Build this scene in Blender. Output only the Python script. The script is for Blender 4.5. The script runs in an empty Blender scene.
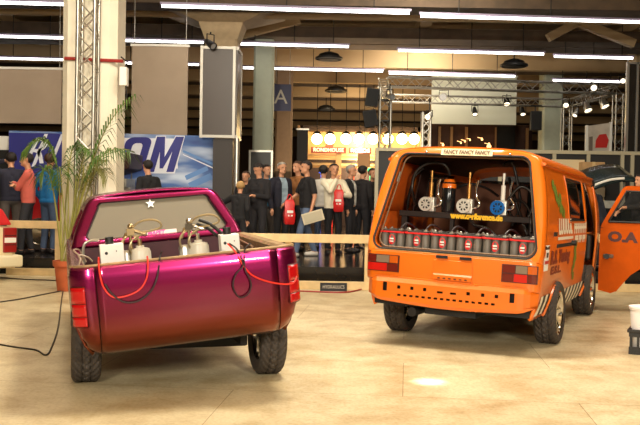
import bpy, bmesh, math, random
import numpy as np
from mathutils import Vector, Matrix, Euler, Quaternion
S = bpy.context.scene
COL = S.collection
PI = math.pi
rnd = random.Random(7)

# ------------------------------------------------------------ camera, world, light, exposure
FPX, CAMH, PITCH, ROLL = 859.2, 1.459, -0.0211, 0.0165
cd = bpy.data.cameras.new('camera'); cam = bpy.data.objects.new('camera', cd); COL.objects.link(cam)
cd.sensor_width = 36.0; cd.lens = 36.0 * FPX / 640.0; cd.clip_end = 300; cd.clip_start = 0.05
cam.matrix_world = Matrix.Translation((0, 0, CAMH)) @ Matrix.Rotation(PI / 2 + PITCH, 4, 'X') @ Matrix.Rotation(ROLL, 4, 'Z')
S.camera = cam
w = bpy.data.worlds.new('hall_air'); S.world = w; w.use_nodes = True
w.node_tree.nodes['Background'].inputs[0].default_value = (1.0, 0.80, 0.55, 1)
w.node_tree.nodes['Background'].inputs[1].default_value = 0.08
S.view_settings.view_transform = 'Standard'; S.view_settings.look = 'None'
S.view_settings.gamma = 1.0; S.view_settings.exposure = 0.0; S.view_settings.use_curve_mapping = False

def area(name, loc, target, size, watts, col=(1, .84, .60), sizey=None, spread=PI):
    l = bpy.data.lights.new(name, 'AREA'); l.energy = watts; l.color = col; l.size = size; l.spread = spread
    if sizey: l.shape = 'RECTANGLE'; l.size_y = sizey
    o = bpy.data.objects.new(name, l); COL.objects.link(o); o.location = loc
    o.rotation_euler = (Vector(target) - Vector(loc)).to_track_quat('-Z', 'Y').to_euler()
    return o
def spot(name, loc, target, watts, angle, col=(1, .84, .60), radius=.08, blend=.4):
    l = bpy.data.lights.new(name, 'SPOT'); l.energy = watts; l.color = col; l.spot_size = angle; l.spot_blend = blend
    l.shadow_soft_size = radius
    o = bpy.data.objects.new(name, l); COL.objects.link(o); o.location = loc
    o.rotation_euler = (Vector(target) - Vector(loc)).to_track_quat('-Z', 'Y').to_euler()
    return o
WARM = (1, .91, .75)
area('front_fill', (-2.2, -3.0, 3.7), (0.3, 7, 0.6), .7, 620, WARM)  # added unseen fill behind the camera, lights the rear faces like a flash
area('front_fill', (3.8, -2.5, 3.9), (0.9, 7.5, 0.8), .7, 560, WARM)  # second added fill behind the camera, reaches into the open van
area('hall_high_bay', (0.4, 7.9, 6.1), (0.2, 7.2, 0), 1.2, 480, WARM)
spot('floor_glare_fill', (1.3, 7.6, 6.0), tuple(Vector((0, 0, CAMH)) + Vector((.1303, 1, -.2163)) * 6.73), 6000, .05, (1, .95, .85), .05, .8)  # added lamp that makes the glare patch on the floor
area('hall_high_bay', (4.5, 9.0, 6.1), (4.5, 9, 0), 2.0, 200, WARM)
area('stand_high_bay', (-4.5, 14.5, 6.1), (-4.5, 17.0, 0), 2.0, 230, WARM)
area('stand_high_bay', (1.0, 15.0, 6.1), (1.0, 18.5, 0), 2.0, 110, WARM)
area('column_fill', (-2.2, 7.5, 6.0), (-3.5, 13.2, 2.8), .8, 260, WARM)  # added fill, brightens the front of the cream column
area('rig_fill', (3.0, 26.2, 6.0), (3.6, 29.3, 4.4), 1.6, 170, WARM)  # added unseen fill, brightens the hanging white screen
area('rig_fill', (2.2, 17.6, 6.15), (3.2, 24.5, 4.2), 1.0, 160, WARM)  # added fill for the rig trusses, kept above the view
area('ceiling_fill', (1.2, 27, 2.6), (1.2, 28.5, 6.3), 6.0, 190, (1, .78, .54))  # added unseen fill, brightens the underside of the roof
area('ceiling_fill', (3, 38, 2.6), (3, 40, 6.3), 8.0, 230, (1, .76, .5))  # added unseen fill for the far part of the roof

# ------------------------------------------------------------ pixel helpers (measuring only)
def pix_dir(px, py):
    dx, dy = px - 320, py - 212.5
    s, c = math.sin(ROLL), math.cos(ROLL)
    x, y = c * dx + s * dy, -s * dx + c * dy
    zz = -y / FPX
    s, c = math.sin(PITCH), math.cos(PITCH)
    return Vector((x / FPX, c - s * zz, s + c * zz))
def at(px, py, Y):
    d = pix_dir(px, py); return Vector((0, 0, CAMH)) + d * (Y / d.y)

# ------------------------------------------------------------ materials
def lin(c):
    c = c / 255.0
    return c / 12.92 if c <= .04045 else ((c + .055) / 1.055) ** 2.4
def rgb(t): return (lin(t[0]), lin(t[1]), lin(t[2]), 1)
MATS = {}
def M(name, col=(128, 128, 128), rough=.5, metal=0.0, var=.0, vscale=8.0, bump=.0, bscale=60.0, coat=0.0, emit=None, estr=0.0, alpha=1.0, trans=0.0, col2=None, spec=None):
    if name in MATS: return MATS[name]
    m = bpy.data.materials.new(name); m.use_nodes = True
    nt = m.node_tree; b = nt.nodes['Principled BSDF']
    b.inputs['Base Color'].default_value = rgb(col); b.inputs['Roughness'].default_value = rough; b.inputs['Metallic'].default_value = metal
    b.inputs['Coat Weight'].default_value = coat; b.inputs['Coat Roughness'].default_value = .08
    b.inputs['Alpha'].default_value = alpha; b.inputs['Transmission Weight'].default_value = trans
    if spec is not None: b.inputs['Specular IOR Level'].default_value = spec
    tc = nt.nodes.new('ShaderNodeTexCoord')
    if var or col2:
        n = nt.nodes.new('ShaderNodeTexNoise'); n.inputs['Scale'].default_value = vscale; n.inputs['Detail'].default_value = 5
        nt.links.new(tc.outputs['Object'], n.inputs['Vector'])
        r = nt.nodes.new('ShaderNodeValToRGB')
        c1 = rgb(col); c2 = rgb(col2) if col2 else tuple(max(0, x * (1 - var)) for x in c1[:3]) + (1,)
        r.color_ramp.elements[0].position = .38; r.color_ramp.elements[0].color = c2
        r.color_ramp.elements[1].position = .62; r.color_ramp.elements[1].color = c1
        nt.links.new(n.outputs['Fac'], r.inputs['Fac']); nt.links.new(r.outputs['Color'], b.inputs['Base Color'])
    if bump:
        n2 = nt.nodes.new('ShaderNodeTexNoise'); n2.inputs['Scale'].default_value = bscale; n2.inputs['Detail'].default_value = 4
        nt.links.new(tc.outputs['Object'], n2.inputs['Vector'])
        bp = nt.nodes.new('ShaderNodeBump'); bp.inputs['Strength'].default_value = bump; bp.inputs['Distance'].default_value = .01
        nt.links.new(n2.outputs['Fac'], bp.inputs['Height']); nt.links.new(bp.outputs['Normal'], b.inputs['Normal'])
    if emit: b.inputs['Emission Color'].default_value = rgb(emit); b.inputs['Emission Strength'].default_value = estr
    MATS[name] = m
    return m

# ------------------------------------------------------------ mesh builder
def frame_of(d):
    d = Vector(d).normalized(); up = Vector((0, 0, 1)) if abs(d.z) < .95 else Vector((1, 0, 0))
    a = d.cross(up).normalized(); return a, a.cross(d).normalized(), d
class MB:
    def __init__(s): s.v = []; s.f = []; s.mi = []; s.cur = 0
    def add(s, vs, fs):
        o = len(s.v); s.v += [tuple(v) for v in vs]
        for f in fs: s.f.append(tuple(i + o for i in f)); s.mi.append(s.cur)
        return s
    def box(s, c, size, rot=None):
        hx, hy, hz = size[0] / 2, size[1] / 2, size[2] / 2
        vs = [Vector((x * hx, y * hy, z * hz)) for x in (-1, 1) for y in (-1, 1) for z in (-1, 1)]
        if rot is not None:
            R_ = rot if isinstance(rot, Matrix) else Euler(rot).to_matrix()
            vs = [R_ @ v for v in vs]
        c = Vector(c)
        return s.add([v + c for v in vs], [(0, 1, 3, 2), (4, 6, 7, 5), (0, 4, 5, 1), (2, 3, 7, 6), (0, 2, 6, 4), (1, 5, 7, 3)])
    def bb(s, lo, hi): return s.box([(a + b) / 2 for a, b in zip(lo, hi)], [abs(b - a) for a, b in zip(lo, hi)])
    def cyl(s, p0, p1, r0, r1=None, n=16, caps=True):
        r1 = r0 if r1 is None else r1
        p0, p1 = Vector(p0), Vector(p1); a, b, d = frame_of(p1 - p0)
        vs = []
        for p, r in ((p0, r0), (p1, r1)):
            for i in range(n):
                t = 2 * PI * i / n; vs.append(p + a * (r * math.cos(t)) + b * (r * math.sin(t)))
        fs = [(i, n + i, n + (i + 1) % n, (i + 1) % n) for i in range(n)]
        if caps: fs += [tuple(range(n)), tuple(range(2 * n - 1, n - 1, -1))]
        return s.add(vs, fs)
    def tube(s, pts, r, n=8, caps=True):
        pts = [Vector(p) for p in pts]; m = len(pts); vs = []
        a = None
        for i, p in enumerate(pts):
            d = (pts[min(i + 1, m - 1)] - pts[max(i - 1, 0)])
            if d.length < 1e-9: d = Vector((0, 0, 1))
            d.normalize()
            if a is None: a, b, _ = frame_of(d)
            else:
                a = (a - d * a.dot(d));
                if a.length < 1e-6: a, b, _ = frame_of(d)
                a.normalize()
            b = a.cross(d)
            rr = r[i] if isinstance(r, (list, tuple)) else r
            for k in range(n):
                t = 2 * PI * k / n; vs.append(p + a * (rr * math.cos(t)) + b * (rr * math.sin(t)))
        fs = [(i * n + k, (i + 1) * n + k, (i + 1) * n + (k + 1) % n, i * n + (k + 1) % n) for i in range(m - 1) for k in range(n)]
        if caps: fs += [tuple(range(n)), tuple(range(m * n - 1, (m - 1) * n - 1, -1))]
        return s.add(vs, fs)
    def lathe(s, prof, c=(0, 0, 0), axis=(0, 0, 1), n=24):
        # prof: (radius, height) along axis
        a, b, d = frame_of(axis); c = Vector(c); m = len(prof); vs = []
        for r, h in prof:
            for k in range(n):
                t = 2 * PI * k / n; vs.append(c + d * h + a * (r * math.cos(t)) + b * (r * math.sin(t)))
        fs = [(i * n + k, (i + 1) * n + k, (i + 1) * n + (k + 1) % n, i * n + (k + 1) % n) for i in range(m - 1) for k in range(n)]
        return s.add(vs, fs)
    def sphere(s, c, r, n=12, m=8):
        rr = r if isinstance(r, (list, tuple)) else (r, r, r); c = Vector(c); vs = []
        for i in range(m + 1):
            p = PI * i / m
            for k in range(n):
                t = 2 * PI * k / n
                vs.append((c.x + rr[0] * math.sin(p) * math.cos(t), c.y + rr[1] * math.sin(p) * math.sin(t), c.z + rr[2] * math.cos(p)))
        return s.add(vs, [(i * n + k, (i + 1) * n + k, (i + 1) * n + (k + 1) % n, i * n + (k + 1) % n) for i in range(m) for k in range(n)])
    def grid(s, rows, skip=None, closed=False):
        nr, nc = len(rows), len(rows[0]); vs = [p for r in rows for p in r]
        fs = []
        for i in range(nr - 1):
            for j in range(nc if closed else nc - 1):
                if skip and skip(i, j): continue
                fs.append((i * nc + j, i * nc + (j + 1) % nc, (i + 1) * nc + (j + 1) % nc, (i + 1) * nc + j))
        return s.add(vs, fs)
    def prism(s, poly, fn, t0, t1):
        # poly of (u, v); fn(u, v, t) -> point; solid between t0 and t1
        n = len(poly); vs = [fn(u, v, t0) for u, v in poly] + [fn(u, v, t1) for u, v in poly]
        return s.add(vs, [tuple(range(n - 1, -1, -1)), tuple(range(n, 2 * n))] + [(i, (i + 1) % n, n + (i + 1) % n, n + i) for i in range(n)])
    def build(s, name, mats, parent=None, smooth=False, bevel=0, solid=0, subsurf=0, loc=None, merge=0, ang=None, off=-1):
        me = bpy.data.meshes.new(name); me.from_pydata(s.v, [], s.f)
        mats = mats if isinstance(mats, (list, tuple)) else [mats]
        for m in mats: me.materials.append(m)
        if len(mats) > 1:
            for p, i in zip(me.polygons, s.mi): p.material_index = i
        bm = bmesh.new(); bm.from_mesh(me)
        if merge: bmesh.ops.remove_doubles(bm, verts=bm.verts, dist=merge)
        bmesh.ops.recalc_face_normals(bm, faces=bm.faces)
        for f in bm.faces: f.smooth = bool(smooth)
        if smooth:
            lim = math.radians(ang or 40)
            for e in bm.edges:
                if len(e.link_faces) == 2 and e.calc_face_angle(0) > lim: e.smooth = False
        bm.to_mesh(me); bm.free()
        o = bpy.data.objects.new(name, me); COL.objects.link(o)
        if parent: o.parent = parent
        if loc: o.location = loc
        if solid:
            md = o.modifiers.new('solid', 'SOLIDIFY'); md.thickness = solid; md.offset = off
        if bevel:
            md = o.modifiers.new('bevel', 'BEVEL'); md.width = bevel; md.segments = 2; md.limit_method = 'ANGLE'
        if subsurf:
            md = o.modifiers.new('subsurf', 'SUBSURF'); md.levels = subsurf; md.render_levels = subsurf
        return o
def tag(o, label=None, cat=None, group=None, kind=None):
    if label: o['label'] = label
    if cat: o['category'] = cat
    if group: o['group'] = group
    if kind: o['kind'] = kind
    return o
def empty(name, loc=(0, 0, 0), rz=0, label=None, cat=None, group=None, mw=None):
    o = bpy.data.objects.new(name, None); COL.objects.link(o); o.empty_display_size = .1
    if mw is not None: o.matrix_world = mw
    else: o.location = loc; o.rotation_euler = (0, 0, rz)
    return tag(o, label, cat, group)
def struct(mb, name, mats, **k): return tag(mb.build(name, mats, **k), kind='structure')
def copy_tree(o, parent=None):
    c = o.copy(); COL.objects.link(c)
    if parent: c.parent = parent
    for ch in list(o.children): copy_tree(ch, c)
    return c
def bez(p0, p1, p2, p3, n=12):
    p0, p1, p2, p3 = map(Vector, (p0, p1, p2, p3)); r = []
    for i in range(n + 1):
        t = i / n; u = 1 - t
        r.append(p0 * u ** 3 + p1 * 3 * u * u * t + p2 * 3 * u * t * t + p3 * t ** 3)
    return r
def spline(pts, n=6):
    pts = [Vector(p) for p in pts]; out = []
    for i in range(len(pts) - 1):
        a = pts[max(i - 1, 0)]; b = pts[i]; c = pts[i + 1]; d = pts[min(i + 2, len(pts) - 1)]
        for k in range(n):
            t = k / n
            out.append(.5 * ((2 * b) + (c - a) * t + (2 * a - 5 * b + 4 * c - d) * t * t + (3 * b - a - 3 * c + d) * t ** 3))
    out.append(pts[-1]); return out
def interp(tab, x):
    if x <= tab[0][0]: return tab[0][1]
    for (a, fa), (b, fb) in zip(tab, tab[1:]):
        if x <= b: return fa + (fb - fa) * (x - a) / (b - a)
    return tab[-1][1]
def arange(a, b, n): return [a + (b - a) * i / n for i in range(n + 1)]
def text_mesh(txt, size, bold=0.0, align='CENTER', shear=0.0, extrude=0.0):
    cu = bpy.data.curves.new('lettering', 'FONT'); cu.body = txt; cu.size = size; cu.align_x = align; cu.align_y = 'CENTER'
    cu.offset = bold; cu.shear = shear; cu.extrude = extrude; cu.resolution_u = 3
    o = bpy.data.objects.new('lettering', cu); COL.objects.link(o)
    bpy.context.view_layer.update()
    me = bpy.data.meshes.new_from_object(o.evaluated_get(bpy.context.evaluated_depsgraph_get()))
    bpy.data.objects.remove(o); bpy.data.curves.remove(cu)
    return me
def text_obj(name, txt, size, fn, mat, parent=None, fit_w=None, **k):
    # fn(u, v) -> point in the parent's space; real painted letters lying just off the surface
    me = text_mesh(txt, size, **k)
    xs = [v.co.x for v in me.vertices]; sx = 1.0
    if fit_w and xs: sx = fit_w / (max(xs) - min(xs))
    for v in me.vertices: v.co = fn(v.co.x * sx, v.co.y)
    me.materials.clear(); me.materials.append(mat)
    o = bpy.data.objects.new(name, me); COL.objects.link(o)
    if parent: o.parent = parent
    return o

# ------------------------------------------------------------ shared materials
STEEL = M('galvanised_steel', (190, 186, 175), .35, .9, var=.12)
ALU = M('brushed_aluminium', (205, 203, 196), .32, .85)
CHROME = M('chrome', (225, 222, 215), .12, 1.0)
BLACK = M('black_plastic', (22, 21, 20), .45)
MATTE = M('matt_black_paint', (14, 13, 12), .7)
RUBBER = M('tyre_rubber', (62, 54, 47), .72, bump=.15, bscale=200)
CREAM = M('cream_plaster', (232, 225, 204), .75, var=.06, vscale=3, bump=.05)
WOOD = M('pale_timber', (228, 200, 148), .55, var=.15, vscale=6)
BRASS = M('brass', (176, 154, 116), .3, .9)
WHITE = M('white_paint', (235, 232, 222), .5)
REDP = M('red_plastic', (200, 22, 24), .4)
# ============================================================ the setting
def floor_material():
    m = bpy.data.materials.new('floor_boards'); m.use_nodes = True; nt = m.node_tree; b = nt.nodes['Principled BSDF']
    tc = nt.nodes.new('ShaderNodeTexCoord'); mp = nt.nodes.new('ShaderNodeMapping'); mp.inputs['Rotation'].default_value = (0, 0, .10)
    nt.links.new(tc.outputs['Object'], mp.inputs['Vector'])
    br = nt.nodes.new('ShaderNodeTexBrick'); br.inputs['Scale'].default_value = .4; br.inputs['Mortar Size'].default_value = .0012
    br.inputs['Brick Width'].default_value = 1.0; br.inputs['Row Height'].default_value = .5; br.inputs['Bias'].default_value = -.2
    br.inputs['Color1'].default_value = rgb((216, 202, 168)); br.inputs['Color2'].default_value = rgb((199, 184, 148)); br.inputs['Mortar'].default_value = rgb((150, 126, 88))
    nt.links.new(mp.outputs['Vector'], br.inputs['Vector'])
    n = nt.nodes.new('ShaderNodeTexNoise'); n.inputs['Scale'].default_value = 2.2; n.inputs['Detail'].default_value = 9; n.inputs['Roughness'].default_value = .68
    nt.links.new(tc.outputs['Object'], n.inputs['Vector'])
    r = nt.nodes.new('ShaderNodeValToRGB'); r.color_ramp.elements[0].position = .33; r.color_ramp.elements[0].color = (.68, .60, .48, 1)
    r.color_ramp.elements[1].position = .58; r.color_ramp.elements[1].color = (1, 1, 1, 1)
    nt.links.new(n.outputs['Fac'], r.inputs['Fac'])
    n3 = nt.nodes.new('ShaderNodeTexNoise'); n3.inputs['Scale'].default_value = 38; n3.inputs['Detail'].default_value = 3
    nt.links.new(tc.outputs['Object'], n3.inputs['Vector'])
    r3 = nt.nodes.new('ShaderNodeValToRGB'); r3.color_ramp.elements[0].position = .30; r3.color_ramp.elements[0].color = (.80, .74, .62, 1); r3.color_ramp.elements[1].position = .55; r3.color_ramp.elements[1].color = (1, 1, 1, 1)
    nt.links.new(n3.outputs['Fac'], r3.inputs['Fac'])
    mx = nt.nodes.new('ShaderNodeMix'); mx.data_type = 'RGBA'; mx.blend_type = 'MULTIPLY'; mx.inputs[0].default_value = 1
    nt.links.new(br.outputs['Color'], mx.inputs[6]); nt.links.new(r.outputs['Color'], mx.inputs[7])
    mx2 = nt.nodes.new('ShaderNodeMix'); mx2.data_type = 'RGBA'; mx2.blend_type = 'MULTIPLY'; mx2.inputs[0].default_value = .8
    nt.links.new(mx.outputs[2], mx2.inputs[6]); nt.links.new(r3.outputs['Color'], mx2.inputs[7])
    nt.links.new(mx2.outputs[2], b.inputs['Base Color'])
    b.inputs['Roughness'].default_value = .42
    return m
fl = MB(); fl.bb((-30, -12, -.2), (30, 72, 0)); struct(fl, 'floor', floor_material())
DARKFLOOR = M('dark_gloss_floor', (34, 33, 34), .16, var=.2, vscale=1.5)
pf = MB(); poly = [(-24, 21.0), (-8.5, 17.6), (-5.75, 14.82), (-2.75, 14.82), (-2.75, 13.95), (24, 13.95), (24, 60), (-24, 60)]
pf.prism(poly, lambda u, v, t: (u, v, t), .0, .28)
struct(pf, 'floor', DARKFLOOR)
CEIL = M('ceiling_board', (205, 180, 140), .85, var=.15, vscale=.6)
cl = MB(); cl.bb((-30, -12, 6.3), (30, 72, 6.5)); struct(cl, 'ceiling', CEIL)
wb = MB(); wb.bb((-30, 66, 0), (30, 66.3, 6.3)); struct(wb, 'wall_back', M('back_wall_paint', (92, 66, 46), .8, var=.2, vscale=.5))
wl = MB(); wl.bb((-30.3, -12, 0), (-30, 66, 6.3)); struct(wl, 'wall_left', M('side_wall_paint', (120, 95, 70), .8))
wr = MB(); wr.bb((30, -12, 0), (30.3, 66, 6.3)); struct(wr, 'wall_right', MATS['side_wall_paint'])
# roof beams and pipes across the hall
BEAM = M('roof_beam_paint', (176, 148, 108), .7, var=.12, vscale=1)
DBEAM = M('dark_roof_grating', (92, 74, 56), .75, var=.3, vscale=3)
k = 0
def beam(lo, hi, m):
    global k
    k += 1; b = MB(); b.bb(lo, hi); struct(b, 'trim_%d' % k, m)
YAW = .06
for y, kind in ((19.6, 'd'), (21.3, 'p'), (23.6, 'd'), (24.6, 'd'), (27.6, 'b'), (29.2, 'd'), (31.5, 'b'), (33.5, 'd'), (36, 'b'), (38.5, 'd'), (41, 'b'), (44, 'd'), (47, 'b'), (50, 'd'), (53, 'b'), (57, 'd'), (61, 'b')):
    if kind == 'b': beam((-26, y, 5.55), (26, y + .35, 6.3), BEAM)
    elif kind == 'd': beam((-26, y, 5.75), (26, y + .9, 6.05), DBEAM)
    else:
        k += 1; b = MB(); b.cyl((-26, y, 5.85), (26, y, 5.85), .09, n=10); struct(b, 'trim_%d' % k, BEAM)
for x in (-9, -3.2, 2.6, 8.4):
    k += 1; b = MB(); b.bb((x, 20, 6.05), (x + .3, 60, 6.3)); struct(b, 'trim_%d' % k, BEAM)
# slanting haunch struts at the top of the second row of columns
def strut(p0, p1, wd, m):
    global k
    k += 1; b = MB(); p0, p1 = Vector(p0), Vector(p1); d = (p1 - p0)
    q = d.to_track_quat('X', 'Z').to_matrix(); b.box((p0 + p1) / 2, (d.length, wd, wd), q); struct(b, 'trim_%d' % k, m)
strut(at(238, 36, 23), at(300, 20, 23), .2, BEAM)
strut(at(548, 38, 23), at(578, 22, 23), .22, BEAM)
strut(at(578, 22, 23), at(634, 44, 23), .22, BEAM)
# columns
def column(name, pxl, pxr, pyref, Y, depth, z0, z1, m, label, cap=False, chamfer=.06):
    xl, xr = at(pxl, pyref, Y).x, at(pxr, pyref, Y).x; b = MB(); c = chamfer
    poly = [(xl + c, Y), (xr - c, Y), (xr, Y + c), (xr, Y + depth - c), (xr - c, Y + depth), (xl + c, Y + depth), (xl, Y + depth - c), (xl, Y + c)]
    b.prism(poly, lambda u, v, t: (u, v, t), z0, z1)
    o = tag(b.build(name, m), label, 'column')
    if cap:
        cb = MB(); cx, cy = (xl + xr) / 2, Y + depth / 2; hw = (xr - xl) / 2
        rows = [[(cx + sx * (hw + e), cy + sy * (depth / 2 + e * .6), z) for sx, sy in ((-1, -1), (1, -1), (1, 1), (-1, 1))] for e, z in ((.01, 5.2), (.15, 5.6), (1.1, 5.95), (1.15, 6.3))]
        cb.grid(rows, closed=True); cb.build('capital', m, o)
    return o
column('concrete_column', 60, 115, 150, 13.15, .72, 0, 6.3, CREAM, 'broad cream column behind the lattice truss and the potted palm', chamfer=.1)
column('concrete_column', 205, 237, 40, 21, .8, .28, 6.3, M('beige_concrete', (190, 165, 128), .8, var=.1), 'beige column with a flared top rising behind the dark display tower', cap=True)
PALE = M('pale_green_plaster', (188, 194, 172), .7, var=.05)
column('concrete_column', 253, 273, 100, 24, .6, .28, 6.3, PALE, 'pale green column standing above a framed dark poster board')
column('concrete_column', 275, 292, 130, 28, .5, .28, 5.6, M('tan_plaster', (112, 88, 62), .75, var=.1), 'tan column carrying the dark blue letter sign')
column('concrete_column', 543, 563, 120, 30, .7, .28, 6.3, PALE, 'pale column between the hanging white screen and the poster with a red car')
column('concrete_column', 634, 652, 60, 26, .6, .28, 6.3, M('beige_concrete', (190, 165, 128), .8), 'beige column at the edge beside the dark framed panel')
# light rows
TUBE = M('lit_tube', (255, 250, 240), .4, emit=(255, 250, 245), estr=7.0)
HOUS = M('lamp_trunking', (150, 140, 165), .5)
def tube_light(px0, py0, px1, py1, Y0, lab, rods=(.15, .5, .85)):
    a = at(px0, py0, Y0); Y1 = Y0 + (at(px1, py1, Y0).x - a.x) * .06
    b = at(px1, py1, Y1); b.z = a.z
    d = b - a; L = d.length
    o = empty('tube_light', a, math.atan2(d.y, d.x), lab, 'ceiling lamp', 'strip lights under the hall roof')
    h = MB(); h.bb((0, -.05, .025), (L, .05, .075)); h.build('housing', HOUS, o, bevel=.01)
    t = MB(); t.cyl((.04, 0, -.01), (L - .04, 0, -.005), .03, n=10); t.build('tube', TUBE, o, smooth=True)
    for f in rods:
        r = MB(); r.cyl((L * f, 0, .07), (L * f, 0, 6.27 - a.z), .012, n=6); r.build('suspension_rod', MATTE, o)
    return o
tube_light(-60, 0.5, 66, 4, 18.2, 'strip light of the nearest row running off the frame beside the cream column')
tube_light(160, 5.5, 411, 15, 18.4, 'long strip light of the nearest row above the dark display tower')
tube_light(419, 15.5, 680, 27, 19.2, 'long strip light of the nearest row above the lighting rig')
tube_light(-40, 35, 66, 39, 22.2, 'strip light of the middle row behind the cream column near the frame edge')
tube_light(118, 40, 205, 43.5, 22.6, 'strip light of the middle row right above the pale hanging panel')
tube_light(238, 43.5, 350, 48, 22.9, 'strip light of the middle row between the beige column and the gap')
tube_light(397, 50, 545, 55.5, 23.2, 'strip light of the middle row over the truss tower')
tube_light(553, 56, 634, 59.5, 23.6, 'strip light of the middle row over the red car poster')
tube_light(-40, 57, 66, 61, 26.2, 'strip light of the far row above the hanging screen at the frame edge')
tube_light(118, 62.5, 200, 66, 26.6, 'strip light of the far row partly hidden by the pale hanging panel')
tube_light(242, 67.5, 384, 72.5, 26.9, 'strip light of the far row over the bright stand with hanging lamps')
tube_light(388, 73, 516, 78, 27.2, 'strip light of the far row over the hanging white screen')
tube_light(552, 80, 621, 83.5, 27.6, 'strip light of the far row over the pale column')
# fences of pale timber
def fence(px0, px1, Y, zt, posts, lab):
    x0, x1 = at(px0, 260, Y).x, at(px1, 260, Y).x
    o = empty('barrier_fence', (x0, Y, 0), 0, lab, 'fence', 'pale timber barrier around the show cars')
    L = x1 - x0
    t = MB(); t.bb((0, -.03, zt - .13), (L, .03, zt)); t.build('top_rail', WOOD, o, bevel=.006)
    t = MB(); t.bb((0, -.05, 0), (L, .05, .12)); t.build('bottom_rail', WOOD, o, bevel=.006)
    for p in posts:
        x = at(p, 260, Y).x - x0
        t = MB(); t.bb((x - .05, .03, 0), (x + .05, .10, zt - .005)); t.build('post', WOOD, o, bevel=.006)
    return o
fence(7, 60, 14.62, .93, (10, 57), 'timber barrier fence in front of the men in pink and blue sweaters')
fence(130, 385, 13.22, .845, (140, 288, 368), 'timber barrier fence between the two show vehicles')
fence(560, 700, 13.55, .90, (572, 623, 688), 'timber barrier fence behind the open orange door')
# ============================================================ pickup truck
def veh_mats(pos, yaw, pitch, roll, dz):
    A = Matrix.Translation((pos[0], pos[1], 0)) @ Matrix.Rotation(yaw, 4, 'Z')
    RB = Matrix.Rotation(yaw, 4, 'Z') @ Matrix.Rotation(pitch, 4, 'X') @ Matrix.Rotation(roll, 4, 'Y')
    c = Vector((0, 1, .5)); Az = Matrix.Rotation(yaw, 4, 'Z')
    B = Matrix.Translation(Vector((pos[0], pos[1], dz)) + Az @ c) @ RB @ Matrix.Translation(-c)
    return A, B
def on_plane(px, py, B, yl):
    # where the sight line through a pixel meets the vehicle's own plane y = yl (its local space)
    Bi = B.inverted(); o = Bi @ Vector((0, 0, CAMH)); d = Bi.to_3x3() @ pix_dir(px, py)
    return o + d * ((yl - o.y) / d.y)
def wheel(root, A, B, c, r, wdt, side, rimr, style):
    """tyre with cut tread, rim as its sub-part; c in the un-rolled frame"""
    n, mrows = 112, []
    hw = wdt / 2
    prof = [(-hw * .78, rimr - .012), (-hw * .97, rimr + (r - rimr) * .35), (-hw, rimr + (r - rimr) * .62), (-hw * .93, r - .022), (-hw * .80, r - .006)]
    tread = [(-hw * .72 + hw * 1.44 * i / 13, r) for i in range(14)]
    full = prof + tread + [(-x, q) for x, q in reversed(prof)]
    rows = []
    for x, q in full:
        row = []
        for i in range(n):
            rr = q
            if abs(x) < hw * .85 and q > r - .01:
                ph = i + abs(x) / hw * 9
                if int(ph) % 4 == 0: rr -= .014
                if abs(abs(x) - hw * .26) < hw * .07: rr -= .012
            t = 2 * PI * i / n
            row.append((x, rr * math.cos(t), rr * math.sin(t)))
        rows.append(row)
    mb = MB(); mb.grid(rows, closed=True)
    o = mb.build('wheel', RUBBER, root, smooth=True, ang=25)
    o.matrix_local = B.inverted() @ A @ Matrix.Translation(c)
    rim = MB(); s = side
    rim.lathe([(rimr + .004, -hw * .8), (rimr - .012, -hw * .7), (rimr - .03, 0), (rimr - .012, hw * .7), (rimr + .006, hw * .86), (rimr - .004, hw * .90), (rimr - .02, hw * .80), (rimr - .03, hw * .3)], axis=(s, 0, 0), n=40)
    rim.lathe([(.0, hw * .58), (.03, hw * .58), (.055, hw * .50), (.06, hw * .3), (.06, -.05)], axis=(s, 0, 0), n=20)
    ns = 5 if style == 'five' else 8
    for i in range(ns):
        t = 2 * PI * i / ns
        for dt in ((-.16, .16) if style == 'five' else (0,)):
            p0 = Vector((s * hw * .42, .05 * math.cos(t + dt * .8), .05 * math.sin(t + dt * .8))); p1 = Vector((s * hw * .62, (rimr - .015) * math.cos(t + dt), (rimr - .015) * math.sin(t + dt)))
            d = p1 - p0; q = d.to_track_quat('X', 'Z').to_matrix()
            rim.box((p0 + p1) / 2, (d.length, .028, .035), q)
    rim.lathe([(.0, -.01), (rimr - .03, -.01)], axis=(s, 0, 0), n=32)
    rim.build('rim', CHROME, o, smooth=True)
    return o

PKA, PKB = veh_mats((-.879, 6.0416), .2915, 0.010, -.097, .020)
pk = empty('pickup_truck', mw=PKB, label='magenta lowered pickup truck seen from behind with hydraulic pumps in its bed', cat='pickup truck')
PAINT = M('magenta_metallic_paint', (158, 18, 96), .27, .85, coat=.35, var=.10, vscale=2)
def floor_reflection_fade(m):
    # floor reflection put into the colour: magenta above running into copper along the sills
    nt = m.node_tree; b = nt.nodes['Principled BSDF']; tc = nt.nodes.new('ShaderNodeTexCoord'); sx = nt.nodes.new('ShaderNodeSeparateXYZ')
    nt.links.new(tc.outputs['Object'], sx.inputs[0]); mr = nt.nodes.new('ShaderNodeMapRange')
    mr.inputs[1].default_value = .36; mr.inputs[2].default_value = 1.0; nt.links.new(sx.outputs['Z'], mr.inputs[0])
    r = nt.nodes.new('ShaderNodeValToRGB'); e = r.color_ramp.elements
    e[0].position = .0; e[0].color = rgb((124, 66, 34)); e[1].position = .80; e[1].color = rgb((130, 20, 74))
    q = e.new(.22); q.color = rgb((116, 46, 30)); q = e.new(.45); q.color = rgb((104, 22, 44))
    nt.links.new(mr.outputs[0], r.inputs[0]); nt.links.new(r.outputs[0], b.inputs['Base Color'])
floor_reflection_fade(PAINT)
PINNER = M('bed_liner_paint', (70, 24, 36), .6, var=.3, vscale=5)
UNDER = M('chassis_black', (20, 17, 15), .75, var=.3)
GASK = M('window_rubber', (26, 24, 22), .6)
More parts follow.
